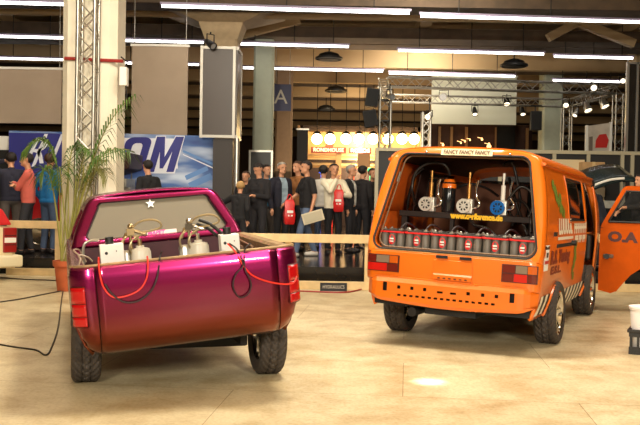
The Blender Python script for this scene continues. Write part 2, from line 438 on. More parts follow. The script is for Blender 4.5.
xs_tab = [(.36, .70), (.42, .745), (.55, .79), (.70, .812), (.85, .822), (.93, .812), (.99, .79)]
def xs(z): return interp(xs_tab, z)
def arch_bottom(y, base, axles, r, cz):
    b = base
    for a in axles:
        if abs(y - a) < r: b = max(b, cz + math.sqrt(r * r - (y - a) ** 2))
    return b
PAX = (.75, 3.375)
for s in (-1, 1):
    rows = []
    for y in sorted(set(arange(.16, 4.12, 66) + [a + .36 * math.cos(t) for a in PAX for t in arange(.02, PI - .02, 24)])):
        bot = arch_bottom(y, .36, PAX, .36, .30); top = .98 if y < 3.2 else .98 - .06 * ((y - 3.2) / .95) ** 2
        nose = 1.0 if y < 3.9 else 1 - .10 * ((y - 3.9) / .22) ** 2
        rows.append([(s * xs(bot + (top - bot) * j / 9) * nose, y, bot + (top - bot) * j / 9) for j in range(10)])
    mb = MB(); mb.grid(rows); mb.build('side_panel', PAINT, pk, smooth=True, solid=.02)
    for a in PAX:
        pts = [(s * (xs(max(.36, .30 + .36 * math.sin(t))) + .004), a + .36 * math.cos(t), .30 + .36 * math.sin(t)) for t in arange(.15, PI - .15, 24)]
        mb = MB(); mb.tube(pts, .012, 6); mb.build('wheel_arch_lip', PAINT, pk, smooth=True)
# tail: one smooth rolled panel, corners wrapping round to the sides
tailp = [(.052, .992), (.022, .992), (-.004, .978), (-.016, .93), (-.022, .85), (-.024, .74), (-.020, .63), (-.004, .53), (.032, .445), (.09, .385), (.17, .355)]
def tail_pt(x, j):
    y, z = tailp[j]; ax = abs(x)
    k_ = 0.0
    if ax > .655: q = min(1, (ax - .655) / (.165)); k_ = .17 * (1 - math.sqrt(max(0, 1 - q * q)))
    lim = xs(z) + .006
    xx = max(-lim, min(lim, x))
    zz = z + max(0, 1 - (z - .355) / .36) * .15 * max(0, (ax - .60) / .22) ** 2
    return (xx, y + k_, zz)
def tail_fine(xlist, off=0.0, j0=0, j1=len(tailp) - 1, sub=3):
    rows = []
    for jj in range(j0 * sub, j1 * sub + 1):
        j, f = divmod(jj, sub); f /= sub; row = []
        for x in xlist:
            a = Vector(tail_pt(x, j)); b = Vector(tail_pt(x, min(j + 1, len(tailp) - 1))); p = a.lerp(b, f)
            if off:
                ax = abs(x); n = Vector((0, -1, 0))
                if ax > .655: q = min(1, (ax - .655) / .165); n = Vector((math.copysign(q, x), -math.sqrt(max(0.02, 1 - q * q)), 0)).normalized()
                p = p + n * off
            row.append(p)
        rows.append(row)
    return rows
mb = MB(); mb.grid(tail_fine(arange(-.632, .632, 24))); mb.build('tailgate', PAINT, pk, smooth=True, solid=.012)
for s in (-1, 1):
    xl = [s * x for x in arange(.638, .82, 14)]
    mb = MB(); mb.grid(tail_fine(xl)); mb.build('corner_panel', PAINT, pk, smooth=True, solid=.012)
    mb = MB(); mb.grid([[(s * x, p[0] + .018, p[1]) for x in (.625, .645)] for p in tailp]); mb.build('panel_gap', GASK, pk)
    # upright tail lamp wrapping the corner, three lenses in a frame
    xl = [s * x for x in arange(.712, .80, 8)]
    def lamp_rows(z0, z1, off):
        rows = []
        for z in arange(z0, z1, 4):
            j = 5 if z < .74 else 4
            row = []
            for x in xl:
                ax = abs(x); q = min(1, (ax - .655) / .165); k_ = .17 * (1 - math.sqrt(max(0, 1 - q * q)))
                n = Vector((math.copysign(q, x), -math.sqrt(max(0.02, 1 - q * q)), 0)).normalized()
                row.append(Vector((x, -.024 + k_, z)) + n * off)
            rows.append(row)
        return rows
    mb = MB(); mb.grid(lamp_rows(.585, .868, .004)); lamp = mb.build('tail_light', M('tail_light_frame', (70, 8, 10), .4), pk, smooth=True, solid=.03)
    LENS = M('red_lens', (172, 8, 16), .22, coat=.3, emit=(220, 10, 14), estr=.03)
    for z0, z1 in ((.593, .655), (.660, .745), (.750, .860)):
        mb = MB(); mb.grid(lamp_rows(z0, z1, .010)); mb.build('lens', LENS, lamp, smooth=True, solid=.006)
# worn edge trims along the bed
EDGE = M('worn_bed_edge', (170, 140, 100), .45, .3, var=.35, vscale=14)
mb = MB(); mb.tube([Vector(tail_pt(x, 1)) + Vector((0, .012, .006)) for x in arange(-.80, .80, 40)], .011, 8); mb.build('bed_edge_trim', EDGE, pk, smooth=True)
for s in (-1, 1):
    mb = MB(); mb.grid([[(s * x, y, z) for x, z in ((.795, .978), (.785, .995), (.72, .995), (.70, .975), (.70, .60))] for y in arange(.08, 1.86, 10)])
    mb.build('bed_rail', EDGE if s > 0 else PAINT, pk, smooth=True, solid=.01)
mb = MB(); mb.bb((-.70, .06, .50), (.70, 1.86, .54)); mb.bb((-.70, .05, .52), (.70, .08, .97)); mb.bb((-.70, 1.84, .52), (.70, 1.87, .98)); mb.build('bed_tub', PINNER, pk)
RACK = M('rack_steel', (40, 30, 26), .6, .3)
mb = MB(); mb.bb((-.66, .16, .80), (.66, .62, .825))
for x in (-.6, 0, .6):
    for y in (.2, .58): mb.bb((x - .02, y - .02, .54), (x + .02, y + .02, .80))
mb.build('equipment_rack', RACK, pk)
# cab greenhouse
half = [(.785, .97), (.762, 1.02), (.735, 1.10), (.690, 1.20), (.640, 1.30), (.605, 1.365), (.570, 1.402), (.52, 1.425), (.44, 1.438), (.30, 1.448), (.15, 1.454), (.0, 1.456)]
outl = half + [(-x, z) for x, z in reversed(half[:-1])]
def yrear(z): return 1.86 + .52 * (z - .97)
def yfront(z): return 3.42 - 1.15 * (z - .97)
stations = [0, .012, .03, .12, .13, .25, .4, .55, .56, .7, .84, .85, .97, 1.0]
rows = []
for t in stations:
    row = []
    for i, (x, z) in enumerate(outl):
        e = .022 if t in (0,) else (.006 if t == .012 else 0)
        ze = .97 + (z - .97) * (1 - e); row.append((x * (1 - e), yrear(ze) + (yfront(ze) - yrear(ze)) * t, ze))
    rows.append(row)
no = len(outl)
def is_win(i, j):
    jj = min(j, no - 2 - j)
    return 1 <= jj <= 3 and (3 <= i <= 6 or 8 <= i <= 9) and stations[i] >= .12 and stations[i + 1] <= .85
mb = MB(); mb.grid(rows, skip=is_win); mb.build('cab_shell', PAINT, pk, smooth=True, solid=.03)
GLASS = M('smoky_window_glass', (138, 131, 116), .08, alpha=.66, coat=.2)
mb = MB(); mb.grid([[Vector(p) * 1 - Vector((math.copysign(.012, p[0]), 0, 0)) for p in r] for r in rows], skip=lambda i, j: not is_win(i, j)); mb.build('side_window', GLASS, pk, smooth=True)
def rr_poly(b, t, z0, z1, r, n=6):
    pts = []
    cs = [(b - r, z0 + r, -PI / 2, 0), (t - r * 1.0, z1 - r, 0, PI / 2), (-t + r, z1 - r, PI / 2, PI), (-b + r, z0 + r, PI, 1.5 * PI)]
    for cx, cz, a0, a1 in cs:
        for i in range(n + 1):
            a = a0 + (a1 - a0) * i / n; pts.append((cx + r * math.cos(a), cz + r * math.sin(a)))
    return pts
win = rr_poly(.632, .512, 1.035, 1.372, .055)
def resample_outer(poly, outer):
    # for each window point, the cab outline point in the same direction
    cx, cz = 0, 1.19; out = []
    segs = list(zip(outer, outer[1:] + outer[:1]))
    for px, pz in poly:
        d = Vector((px - cx, pz - cz)); best = None
        for (ax, az), (bx, bz) in segs:
            e = Vector((bx - ax, bz - az)); det = d.x * (-e.y) + e.x * d.y
            if abs(det) < 1e-9: continue
            qx, qz = ax - cx, az - cz
            t = (qx * (-e.y) + e.x * qz) / det; u = (d.x * qz - d.y * qx) / det
            if t > 0 and -1e-6 <= u <= 1 + 1e-6: best = t if best is None else max(best, t)
        out.append((cx + d.x * best, cz + d.y * best))
    return out
outer = resample_outer(win, [(x * .980, .97 + (z - .97) * .980) for x, z in outl])
rows2 = [[(x, yrear(z) + .0, z) for x, z in outer],
         [(x * .7 + a * .3, yrear(z * .7 + c * .3) - .012, z * .7 + c * .3) for (x, z), (a, c) in zip(outer, win)],
         [(x * .2 + a * .8, yrear(z * .2 + c * .8) - .010, z * .2 + c * .8) for (x, z), (a, c) in zip(outer, win)],
         [(a, yrear(c) + .012, c) for a, c in win]]
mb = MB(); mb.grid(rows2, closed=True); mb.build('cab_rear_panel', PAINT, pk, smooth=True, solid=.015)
mb = MB(); mb.add([(a, yrear(c) + .008, c) for a, c in win], [tuple(range(len(win)))]); rw = mb.build('rear_window', GLASS, pk, solid=.004)
mb = MB(); mb.tube([(a, yrear(c) + .004, c) for a, c in win + win[:2]], .012, 8, caps=False); mb.build('window_seal', GASK, rw, smooth=True)
# star and pink sticker on the glass
def star(cx, cz, r):
    return [(cx + (r if i % 2 == 0 else r * .42) * math.sin(PI * i / 5), cz + (r if i % 2 == 0 else r * .42) * math.cos(PI * i / 5)) for i in range(10)]
c = on_plane(150.5, 203.5, PKB, yrear(1.3)); mb = MB(); mb.prism(star(c.x, c.z, .045), lambda u, v, t: (u, yrear(v) + t, v), -.006, .002)
tag(mb.build('star_sticker', M('sticker_white', (245, 243, 238), .5), rw), 'white five pointed star sticker')
c = on_plane(158, 232.5, PKB, yrear(1.06)); mb = MB(); mb.bb((c.x - .10, -.002, -.020), (c.x + .17, .002, .020))
mb.v = [(x, yrear(c.z + z) + y, c.z + z) for x, y, z in mb.v]; mb.build('window_sticker', M('sticker_pale', (225, 200, 195), .5), rw)
text_obj('sticker_lettering', 'MAPET', .05, lambda u, v: (c.x - .02 + u, yrear(c.z + v) - .004, c.z + v), M('pink_ink', (226, 60, 150), .5), rw, bold=.002, shear=.3)
# windscreen, bonnet, nose, seats
ws = rr_poly(.66, .50, 1.02, 1.38, .05); mb = MB(); mb.add([(a, yfront(c_) - .01, c_) for a, c_ in ws], [tuple(range(len(ws)))]); mb.build('windscreen', GLASS, pk, solid=.004)
wo = resample_outer(ws, [(x, z) for x, z in outl])
mb = MB(); mb.grid([[(x, yfront(z), z) for x, z in wo], [(x, yfront(z) - .01, z) for x, z in ws]], closed=True); mb.build('windscreen_frame', PAINT, pk, smooth=True, solid=.015)
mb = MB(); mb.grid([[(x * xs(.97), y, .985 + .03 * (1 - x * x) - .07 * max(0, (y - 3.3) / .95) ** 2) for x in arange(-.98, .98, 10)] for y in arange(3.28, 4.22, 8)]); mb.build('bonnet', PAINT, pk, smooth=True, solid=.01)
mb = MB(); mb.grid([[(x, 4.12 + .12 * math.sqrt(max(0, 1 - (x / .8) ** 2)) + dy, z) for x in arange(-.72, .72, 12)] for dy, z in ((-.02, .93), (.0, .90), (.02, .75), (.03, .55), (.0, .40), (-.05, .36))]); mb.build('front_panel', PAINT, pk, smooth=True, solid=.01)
SEAT = M('grey_seat_cloth', (96, 88, 80), .9)
for x in (-.36, .36):
    st = MB(); st.box((x, 2.30, .80), (.46, .14, .56), (-.2, 0, 0)); st.box((x, 2.30 - .07, 1.14), (.24, .09, .16), (-.1, 0, 0)); st.box((x, 2.52, .55), (.46, .46, .14)); st.build('seat', SEAT, pk, bevel=.03)
mb = MB(); mb.bb((-.68, 3.08, .70), (.68, 3.3, .99)); mb.build('dashboard', BLACK, pk, bevel=.03)
# chassis
mb = MB(); mb.bb((-.62, .32, .40), (.62, 4.05, .50)); mb.bb((-.40, .36, .36), (-.34, 4.0, .44)); mb.bb((.34, .36, .36), (.40, 4.0, .44)); mb.build('chassis', UNDER, pk)
mb = MB(); mb.bb((-.53, .70, .235), (.53, .82, .30)); mb.box((-.45, .62, .33), (.06, .4, .08)); mb.box((.45, .62, .33), (.06, .4, .08)); ax_ = mb.build('axle_beam', UNDER, pk, bevel=.008); ax_.matrix_local = PKB.inverted() @ PKA
mb = MB(); mb.cyl((.33, .66, .30), (.345, .60, .46), .012); mb.cyl((-.33, .66, .32), (-.335, .60, .46), .010); mb.build('hydraulic_ram', CHROME, pk, smooth=True)
for c, s in (((-.71, .75, .29), -1), ((.71, .75, .29), 1), ((-.69, 3.375, .29), -1), ((.69, 3.375, .29), 1)):
    wheel(pk, PKA, PKB, c, .29, .215, s, .185, 'five')
# ---- things standing on the rack in the bed (each its own thing)
BOXW = M('control_box_white', (232, 228, 222), .45, var=.05)
def control_box(x, y, wd, h, lab, rz=0):
    o = empty('control_box', mw=PKB @ Matrix.Translation((x, y, .826)) @ Matrix.Rotation(rz, 4, 'Z'), label=lab, cat='control box', group='white control boxes in the truck bed')
    b = MB(); b.bb((-wd / 2, 0, 0), (wd / 2, .11, h)); b.build('body', BOXW, o, bevel=.006)
    b = MB(); b.lathe([(.03, h), (.03, h + .05), (.0, h + .05)], c=(-.01, .055, 0), n=14); b.build('cap', BLACK, o, smooth=True)
    for u, v, r in ((-.04, h - .06, .011), (.045, .03 + .10, .009), (.03, h - .05, .004), (-.035, h - .13, .004)):
        b = MB(); b.cyl((u, -.004, v), (u, .004, v), r, n=12); b.build('knob', BLACK, o)
    return o
p = on_plane(113, 262, PKB, .20); control_box(p.x, .20, .165, .295, 'white switch box at the end of the bed by the palm side')
p = on_plane(231, 250, PKB, .20); control_box(p.x, .20, .140, .285, 'white switch box beside the thick black hoses near the fence')
TANK = M('milky_plastic', (226, 218, 200), .35, trans=.25)
def truck_pump(px, py, lab, fl):
    p = on_plane(px, py, PKB, .42)
    o = empty('hydraulic_pump', mw=PKB @ Matrix.Translation((p.x, .42, .826)), label=lab, cat='hydraulic pump', group='hydraulic pumps in the truck bed')
    b = MB(); b.lathe([(0, .0), (.072, .0), (.076, .02), (.076, .20), (.066, .225), (.03, .235), (.03, .25), (.0, .25)], n=26)
    b.build('tank', TANK, o, smooth=True)
    b = MB(); b.lathe([(0, .06), (.045, .06), (.045, .20), (.035, .22), (0, .22)], c=(-.105, .02, 0), n=18); b.cyl((-.105, .02, 0), (-.105, .02, .06), .03); b.build('motor', ALU, o, smooth=True)
    b = MB(); b.cyl((-.06, .03, .22), (-.06, .03, .36), .012); b.cyl((.0, .0, .25), (.0, .0, .30), .016, n=10); b.box((-.06, .03, .355), (.055, .05, .05)); b.box((-.02, .03, .31), (.04, .04, .035))
    b.cyl((-.03, .03, .36), (.05, .0, .33), .013); b.cyl((-.09, .03, .345), (-.13, -.02, .27), .011); b.sphere((-.055, .03, .395), .022)
    b.build('fitting', CHROME if fl else BRASS, o, smooth=True)
    b = MB()
    b.tube(spline([(-.05, .03, .37), (.0, .0, .42), (.09, -.02, .435), (.155, -.02, .41), (.16, -.01, .37), (.08, .0, .35), (.0, .01, .345)], 6), .008, 8)
    b.tube(spline([(-.06, .03, .33), (-.11, -.01, .31), (-.14, -.02, .26), (-.12, .0, .16)], 5), .008, 8)
    b.tube(spline([(.04, .02, .335), (-.05, -.03, .30), (-.08, -.04, .24), (-.06, -.02, .18)], 5), .007, 8)
    b.build('hose', M('braided_hose', (176, 158, 122), .35, .6), o, smooth=True)
    return o
truck_pump(141, 258, 'milky tank pump with brass hoses next to the switch box by the palm side', False)
tp = truck_pump(199, 250, 'milky tank pump with looped hose and thick black lines to the other switch box', True)
b = MB(); b.tube(spline([(.02, .02, .40), (.10, .0, .36), (.16, -.03, .30), (.19, -.06, .27)], 5), .013, 8); b.tube(spline([(.0, .03, .37), (.08, .02, .33), (.15, -.02, .26), (.19, -.05, .22)], 5), .012, 8); b.build('black_hose', BLACK, tp, smooth=True)
# tangle of thin pipes at the palm-side corner of the bed
o = empty('pipe_loop', mw=PKB @ Matrix.Translation((-.70, .30, .995)), label='chromed bent pipe loop in the bed corner beside the switch box', cat='pipe')
b = MB(); b.tube(spline([(.0, 0, .0), (.01, 0, .12), (.05, 0, .155), (.12, .02, .155)], 5), .011, 8); b.build('pipe', STEEL, o, smooth=True)
b = MB(); b.tube(spline([(.0, -.1, -.0), (-.03, -.1, .07), (.03, -.08, .05), (.06, -.06, .015)], 5), .006, 6); b.tube(spline([(-.05, -.15, -.02), (-.02, -.1, .05), (-.06, .0, .1), (-.02, .1, .09), (.02, .12, .0)], 5), .006, 6); b.build('wire', M('grey_wire', (150, 132, 110), .5), o, smooth=True)
# battery leads draped over the tailgate
def lead(name, pts, r, m, lab, off=-.036):
    P = [on_plane(x, y, PKB, off) for x, y in pts]
    fixed = []
    for q in P:
        q = q.copy()
        if q.z > .97: q.y = max(off, .02); q.z = max(q.z, 1.006)
        fixed.append(PKB @ q)
    b = MB(); b.tube(spline(fixed, 6), r, 8); return tag(b.build(name, m, smooth=True), lab, 'cable')
RED = M('red_cable', (214, 42, 30), .4); BLK = M('black_cable', (34, 20, 24), .45)
lead('battery_cable', [(99, 258), (99, 264), (100, 275), (104, 288), (113, 297), (126, 296), (139, 290), (146, 280), (148, 268), (148, 257)], .0065, RED, 'red cable hanging in a loop over the tailgate below the palm side box')
lead('battery_cable', [(163, 252), (161, 262), (157, 278), (150, 292), (138, 301), (124, 302), (112, 294), (105, 284)], .0065, BLK, 'black cable drooping below the red loop on the tailgate', -.043)
lead('battery_cable', [(229, 244), (236, 253), (243, 265), (252, 275), (266, 281), (282, 284), (293, 283), (297, 276)], .0065, RED, 'red cable running across the tailgate to the tail light by the fence')
lead('battery_cable', [(231, 244), (240, 256), (243, 265), (236, 274), (233, 286), (239, 297), (248, 294), (251, 283), (245, 268), (247, 254), (253, 244)], .0055, BLK, 'thin black cable making a teardrop loop on the tailgate', -.047)
b = MB(); b.tube([(.47, .4, .99), (.62, 1.6, .93)], .012); b.tube([(.54, .35, .99), (.64, 1.5, .97)], .010); b.bb((.44, .5, .54), (.46, .52, .985)); b.bb((.60, 1.45, .54), (.62, 1.47, .94)); b.build('bed_rod', M('dull_rod', (120, 86, 60), .5), pk, smooth=True)
# ============================================================ orange van
VNA, VNB = veh_mats((1.2215, 8.1145), -.4331, -.0213, .032, -.066)
vn = empty('van', mw=VNB, label='orange van seen from behind without its tailgate, batteries and pumps showing inside', cat='van')
ORANGE = M('orange_van_paint', (226, 110, 17), .32, .0, coat=.45, var=.06, vscale=2.5)
ORIN = M('orange_inner_paint', (222, 98, 22), .45, var=.15, vscale=4)
DARKIN = M('van_inner_trim', (64, 30, 18), .7, var=.3, vscale=3)
vtab = [(.36, .75), (.42, .79), (.55, .825), (.75, .845), (1.0, .860), (1.15, .862), (1.30, .855), (1.5, .835), (1.70, .800), (1.82, .765)]
def vx(z): return interp(vtab, z)
def vrear(z): return 0 if z < .96 else .28 * (z - .96)
VAX = (.95, 3.41)
DOOR = (2.80, 3.78)
WINS = [(1.40, 2.62)]
def zone_skip(s, y, z):
    if s > 0 and DOOR[0] < y < DOOR[1] and .50 < z < 1.79: return True
    if s < 0 and DOOR[0] + .15 < y < DOOR[1] - .08 and 1.27 < z < 1.74: return True
    for a, b in WINS:
        if a < y < b and 1.30 < z < 1.80: return True
    return False
ys = sorted(set([round(v, 4) for v in arange(.06, 4.34, 60) + [1.40, 2.62, DOOR[0], DOOR[1], DOOR[0] + .15, DOOR[1] - .08] + [a + .385 * math.cos(t) for a in VAX for t in arange(.02, PI - .02, 26)]]))
zs_abs = [.50, .6, .75, .9, 1.0, 1.15, 1.27, 1.30, 1.45, 1.6, 1.74, 1.79, 1.80, 1.82, 1.86]
def side_pt(s, y, z, off=0.0):
    k_ = 0.0
    q = y - vrear(z)
    if q < .12: k_ += .05 * (1 - q / .12) ** 2
    if y > 4.0: k_ += .16 * ((y - 4.0) / .34) ** 2
    return Vector((s * (vx(z) - k_ + off), y, z))
for s in (-1, 1):
    rows = []; info = []
    for y in ys:
        bot = arch_bottom(y, .40, VAX, .385, .31)
        zl = [bot, (bot + max(bot, .50)) / 2] + [max(z, bot) for z in zs_abs]
        row = []
        for z in zl:
            yy = max(y, vrear(z) + .06)
            zz = z
            if y > 3.70: zz = min(z, 1.86 - max(0, (y - 3.70) / .64) * .70 + .0) if z > 1.15 else z
            row.append(side_pt(s, yy, zz))
        rows.append(row)
    def skip(i, j):
        z0 = zs_abs[j - 2] if j >= 2 else 0; z1 = zs_abs[j - 1] if j >= 2 else .5
        if j < 2: return False
        return zone_skip(s, (ys[i] + ys[i + 1]) / 2, (z0 + z1) / 2)
    mb = MB(); mb.grid(rows, skip=skip); mb.build('side_panel', ORANGE, vn, smooth=True, solid=.025, merge=.0005)
    for a in VAX:
        mb = MB(); mb.tube([side_pt(s, a + .385 * math.cos(t), max(.40, .31 + .385 * math.sin(t)), .006) for t in arange(.2, PI - .2, 26)], .014, 6); mb.build('wheel_arch_lip', ORANGE, vn, smooth=True)
    # side window with dark glass and seal
    VGL = M('van_dark_glass', (20, 22, 22), .06, alpha=.78, coat=.2)
    mb = MB(); mb.grid([[side_pt(s, y, z, -.012) for z in arange(1.30, 1.80, 4)] for y in arange(1.40, 2.62, 4)]); g = mb.build('side_window', VGL, vn, smooth=True, solid=.004)
    mb = MB(); loop = [(1.41, 1.31), (1.41, 1.79), (2.61, 1.79), (2.61, 1.31), (1.41, 1.31)]
    lp = []
    for (a, b), (c_, d) in zip(loop, loop[1:]): lp += [side_pt(s, a + (c_ - a) * t, b + (d - b) * t, .003) for t in arange(0, 1, 6)[:-1]]
    mb.tube(lp + lp[:2], .010, 6, caps=False); mb.build('window_seal', ORANGE if s > 0 else GASK, g, smooth=True)
    mb = MB(); mb.tube([side_pt(s, y, z, -.002) for y, z in [(1.43, 1.33), (1.43, 1.77), (2.59, 1.77), (2.59, 1.33), (1.43, 1.33)]], .010, 6); mb.build('window_gasket', GASK, g, smooth=True)
# roof
prof = [(vx(1.84), 1.84), (.748, 1.89), (.715, 1.925), (.66, 1.952), (.56, 1.974), (.4, 1.990), (.2, 1.998), (0, 2.0)]
prof = prof + [(-x, z) for x, z in reversed(prof[:-1])]
def roof_y0(z): return vrear(z) + .02
rows = []
for t in arange(0, 1, 18):
    y = .02 + t * 3.70
    rows.append([(x * (1 - (.03 if t == 0 else 0)), max(y, roof_y0(z) if t < .1 else 0), z - (.012 if t == 0 else 0) - .10 * max(0, (y - 3.2) / .5) ** 2 * (1 if z > 1.8 else 0)) for x, z in prof])
mb = MB(); mb.grid(rows); mb.build('roof', ORANGE, vn, smooth=True, solid=.03)
for s in (-1, 1): mb = MB(); mb.tube([(s * .772, y, 1.855) for y in arange(.30, 3.66, 8)], .016, 8); mb.build('rain_gutter', ORANGE, vn, smooth=True)
# rear frame round the open tailgate
ztop, zsill = 1.918, .968
op = rr_poly(.795, .655, zsill, ztop, .10, 8)
def vout():
    pts = []
    for z in arange(.92, 1.84, 12): pts.append((vx(z), z))
    pts += [(.748, 1.89), (.715, 1.925), (.66, 1.952), (.56, 1.974), (.4, 1.990), (.2, 1.998), (0, 2.0)]
    return pts + [(-x, z) for x, z in reversed(pts[:-1])]
def resample2(poly, outer, cz):
    out = []; segs = list(zip(outer, outer[1:] + outer[:1]))
    for px_, pz in poly:
        d = Vector((px_, pz - cz)); best = 1
        for (ax, az), (bx, bz) in segs:
            e = Vector((bx - ax, bz - az)); det = d.x * (-e.y) + e.x * d.y
            if abs(det) < 1e-9: continue
            qx, qz = ax, az - cz
            t = (qx * (-e.y) + e.x * qz) / det; u = (d.x * qz - d.y * qx) / det
            if t > 0 and -1e-6 <= u <= 1 + 1e-6: best = max(best, t)
        out.append((d.x * best, cz + d.y * best))
    return out
def densify(poly, n):
    out = []
    m = len(poly)
    for i in range(m):
        a, b = poly[i], poly[(i + 1) % m]; L = math.hypot(b[0] - a[0], b[1] - a[1]); q = max(1, int(L / n))
        out += [(a[0] + (b[0] - a[0]) * t / q, a[1] + (b[1] - a[1]) * t / q) for t in range(q)]
    return out
op = densify(op, .07); vo = resample2(op, vout(), 1.42)
L2 = lambda a, b, f: (a[0] + (b[0] - a[0]) * f, a[1] + (b[1] - a[1]) * f)
rings = []
for f, dy, sc in ((0, .085, 1), (.05, .045, 1), (.16, .016, 1), (.34, .0, 1), (.9, .0, 1), (1.0, .008, 1), (1.0, .06, .995), (1.0, .10, .99)):
    rings.append([((L2(a, b, f)[0]) * sc, vrear(L2(a, b, f)[1]) + dy, L2(a, b, f)[1]) for a, b in zip(vo, op)])
mb = MB(); mb.grid(rings, closed=True); mb.build('rear_frame', ORANGE, vn, smooth=True, solid=.012)
mb = MB(); mb.tube([(x, vrear(z) + .006, z) for x, z in op + op[:2]], .011, 8, caps=False); mb.build('opening_seal', GASK, vn, smooth=True)
mb = MB(); mb.tube([(x * .965, vrear(z) + .10, 1.42 + (z - 1.42) * .965) for x, z in op + op[:2]], .008, 6, caps=False); mb.build('inner_seal', M('inner_seal_grey', (120, 96, 70), .6), vn, smooth=True)
# lower rear panel, lamps, bumper with punched holes
mb = MB(); rows = []
for y, z in ((.012, .955), (-.004, .94), (-.008, .85), (-.008, .72), (-.004, .675), (.02, .66)):
    row = []
    for x in arange(-1, 1, 28):
        X = x * (vx(z) - .002); q = max(0, (abs(X) - .78) / .10); row.append((X, y + .085 * q * q, z))
    rows.append(row)
mb.grid(rows); mb.build('rear_panel', ORANGE, vn, smooth=True, solid=.015)
SILL = M('worn_sill', (196, 150, 92), .5, var=.3, vscale=10)
mb = MB(); mb.bb((-.765, .0, .945), (.765, .10, .968)); mb.build('loading_sill', SILL, vn, bevel=.008)
LRED, LDRK, LORG, LWHT = M('lamp_red', (188, 28, 20), .2, coat=.4), M('lamp_dark_red', (100, 30, 20), .2, coat=.4), M('lamp_amber', (190, 88, 22), .2, coat=.4), M('lamp_clear', (124, 108, 92), .2, coat=.4)
for s in (-1, 1):
    def lpnt(x, z, off):
        q = max(0, (abs(x) - .78) / .10); return Vector((x, -.010 + .085 * q * q - off, z))
    xa, xb = .50, .828
    mb = MB(); mb.grid([[lpnt(s * x, z, .012) for x in arange(xa, xb, 10)] for z in (.745, .908)]); lt = mb.build('tail_light', M('lamp_surround', (60, 22, 14), .4), vn, solid=.02)
    if s < 0: cells = [((.64, .820), .832, .902, LDRK), ((.575, .635), .832, .902, LDRK), ((.51, .57), .832, .902, LDRK), ((.51, .820), .752, .824, LRED)]
    else: cells = [((.51, .625), .832, .902, LDRK), ((.63, .735), .832, .902, LWHT), ((.74, .820), .832, .902, LORG), ((.51, .61), .752, .824, LDRK), ((.615, .735), .752, .824, LRED), ((.74, .820), .752, .824, LDRK)]
    if s < 0: cells = [((.735, .820), .832, .902, LDRK), ((.60, .73), .832, .902, LWHT), ((.51, .595), .832, .902, LORG), ((.62, .820), .752, .824, LRED), ((.51, .615), .752, .824, LDRK)]
    for (a, b), z0, z1, m in cells:
        mb = MB(); mb.grid([[lpnt(s * x, z, .020) for x in arange(a, b, 4)] for z in (z0, z1)]); mb.build('lens', m, lt, solid=.01)
# plate bay
mb = MB(); mb.grid([[(x, y, z) for x in (-.15, .22)] for y, z in ((-.012, .90), (-.020, .895), (-.020, .77), (-.032, .755), (-.032, .715), (-.01, .71))]); mb.build('plate_bay', ORANGE, vn, solid=.01)
mb = MB()
for x in (-.16, .07): mb.bb((x + .03, -.03, .915), (x + .14, -.008, .942))
mb.build('hinge_plate', MATTE, vn)
mb = MB()
for x in arange(-.09, .17, 5): mb.bb((x - .012, -.040, .724), (x + .012, -.028, .734))
mb.build('plate_lamp', MATTE, vn)
def bump_cells():
    xc, holes = set([-.84, .84]), []
    def add(x0, x1, z0, z1): holes.append((x0, x1, z0, z1)); xc.update((x0, x1))
    for i in range(16):
        x = -.50 + i * .062; add(x, x + .036, .465, .486)
    for x in (-.505, -.37, -.24, .19, .33, .46): add(x, x + .034, .535, .567)
    for x in (-.10, .03): add(x, x + .06, .528, .548)
    for x in (-.655, .60): add(x, x + .045, .505, .595)
    return sorted(xc), sorted(set([.40, .43, .635] + [h[2] for h in holes] + [h[3] for h in holes])), holes
xc, zc, holes = bump_cells()
xc = sorted(set(xc + arange(-.84, .84, 30)))
rows = []
def bpt(x, z):
    q = max(0, (abs(x) - .70) / .14); y = -.045 + .10 * q * q + (.02 if z < .42 else 0) + (.025 if z > .61 else 0); x = x * .985
    zz = z
    if z <= .43: zz = z - .02 * math.cos(x * 3.2) + .05 * q
    return (x, y, zz + .055)
for z in zc: rows.append([bpt(x, z) for x in xc])
def hskip(i, j):
    x, z = (xc[j] + xc[j + 1]) / 2, (zc[i] + zc[i + 1]) / 2
    return any(a < x < b and c_ < z < d for a, b, c_, d in holes)
mb = MB(); mb.grid(rows, skip=hskip)
mb.grid([[bpt(x, .635) for x in xc], [(x * .985, .02, .698) for x in xc]]); mb.build('rear_bumper', ORANGE, vn, solid=.012)
mb = MB(); mb.bb((-.72, .03, .50), (.72, .05, .66)); mb.build('bumper_core', MATTE, vn)
# underside, cargo floor, interior trim
mb = MB(); mb.bb((-.76, .06, .42), (.76, 4.1, .50)); mb.bb((-.25, .10, .36), (.25, .80, .46)); mb.cyl((-.36, .03, .37), (-.36, .7, .37), .045); mb.build('underbody', UNDER, vn)
mb = MB(); mb.bb((-.78, .06, .915), (.78, 1.75, .948)); mb.bb((-.78, 1.72, .50), (.78, 1.76, .948)); mb.build('cargo_floor', DARKIN, vn)
mb = MB(); mb.grid([[(x * .965, y, z - .035) for x, z in prof] for y in arange(.32, 3.5, 6)]); mb.build('headliner', DARKIN, vn, smooth=True)
for s in (-1, 1):
    mb = MB(); mb.grid([[side_pt(s, y, z, -.06 - .02 * (k_ % 2)) for z in arange(.97, 1.33, 3)] for k_, y in enumerate(arange(.18, 1.72, 6))]); mb.build('inner_panel', ORIN, vn, smooth=True, solid=.008)
    mb = MB(); mb.grid([[side_pt(s, y + vrear(z) * .6, z, -.045) for z in arange(1.33, 1.84, 4)] for y in arange(.12, .94, 4)]); mb.build('inner_quarter_panel', ORIN, vn, smooth=True, solid=.008)
    mb = MB(); mb.grid([[side_pt(s, y, z, -.07) for z in (1.33, 1.80)] for y in (1.12, 1.30, 1.40)]); mb.build('inner_pillar', DARKIN, vn, solid=.012)
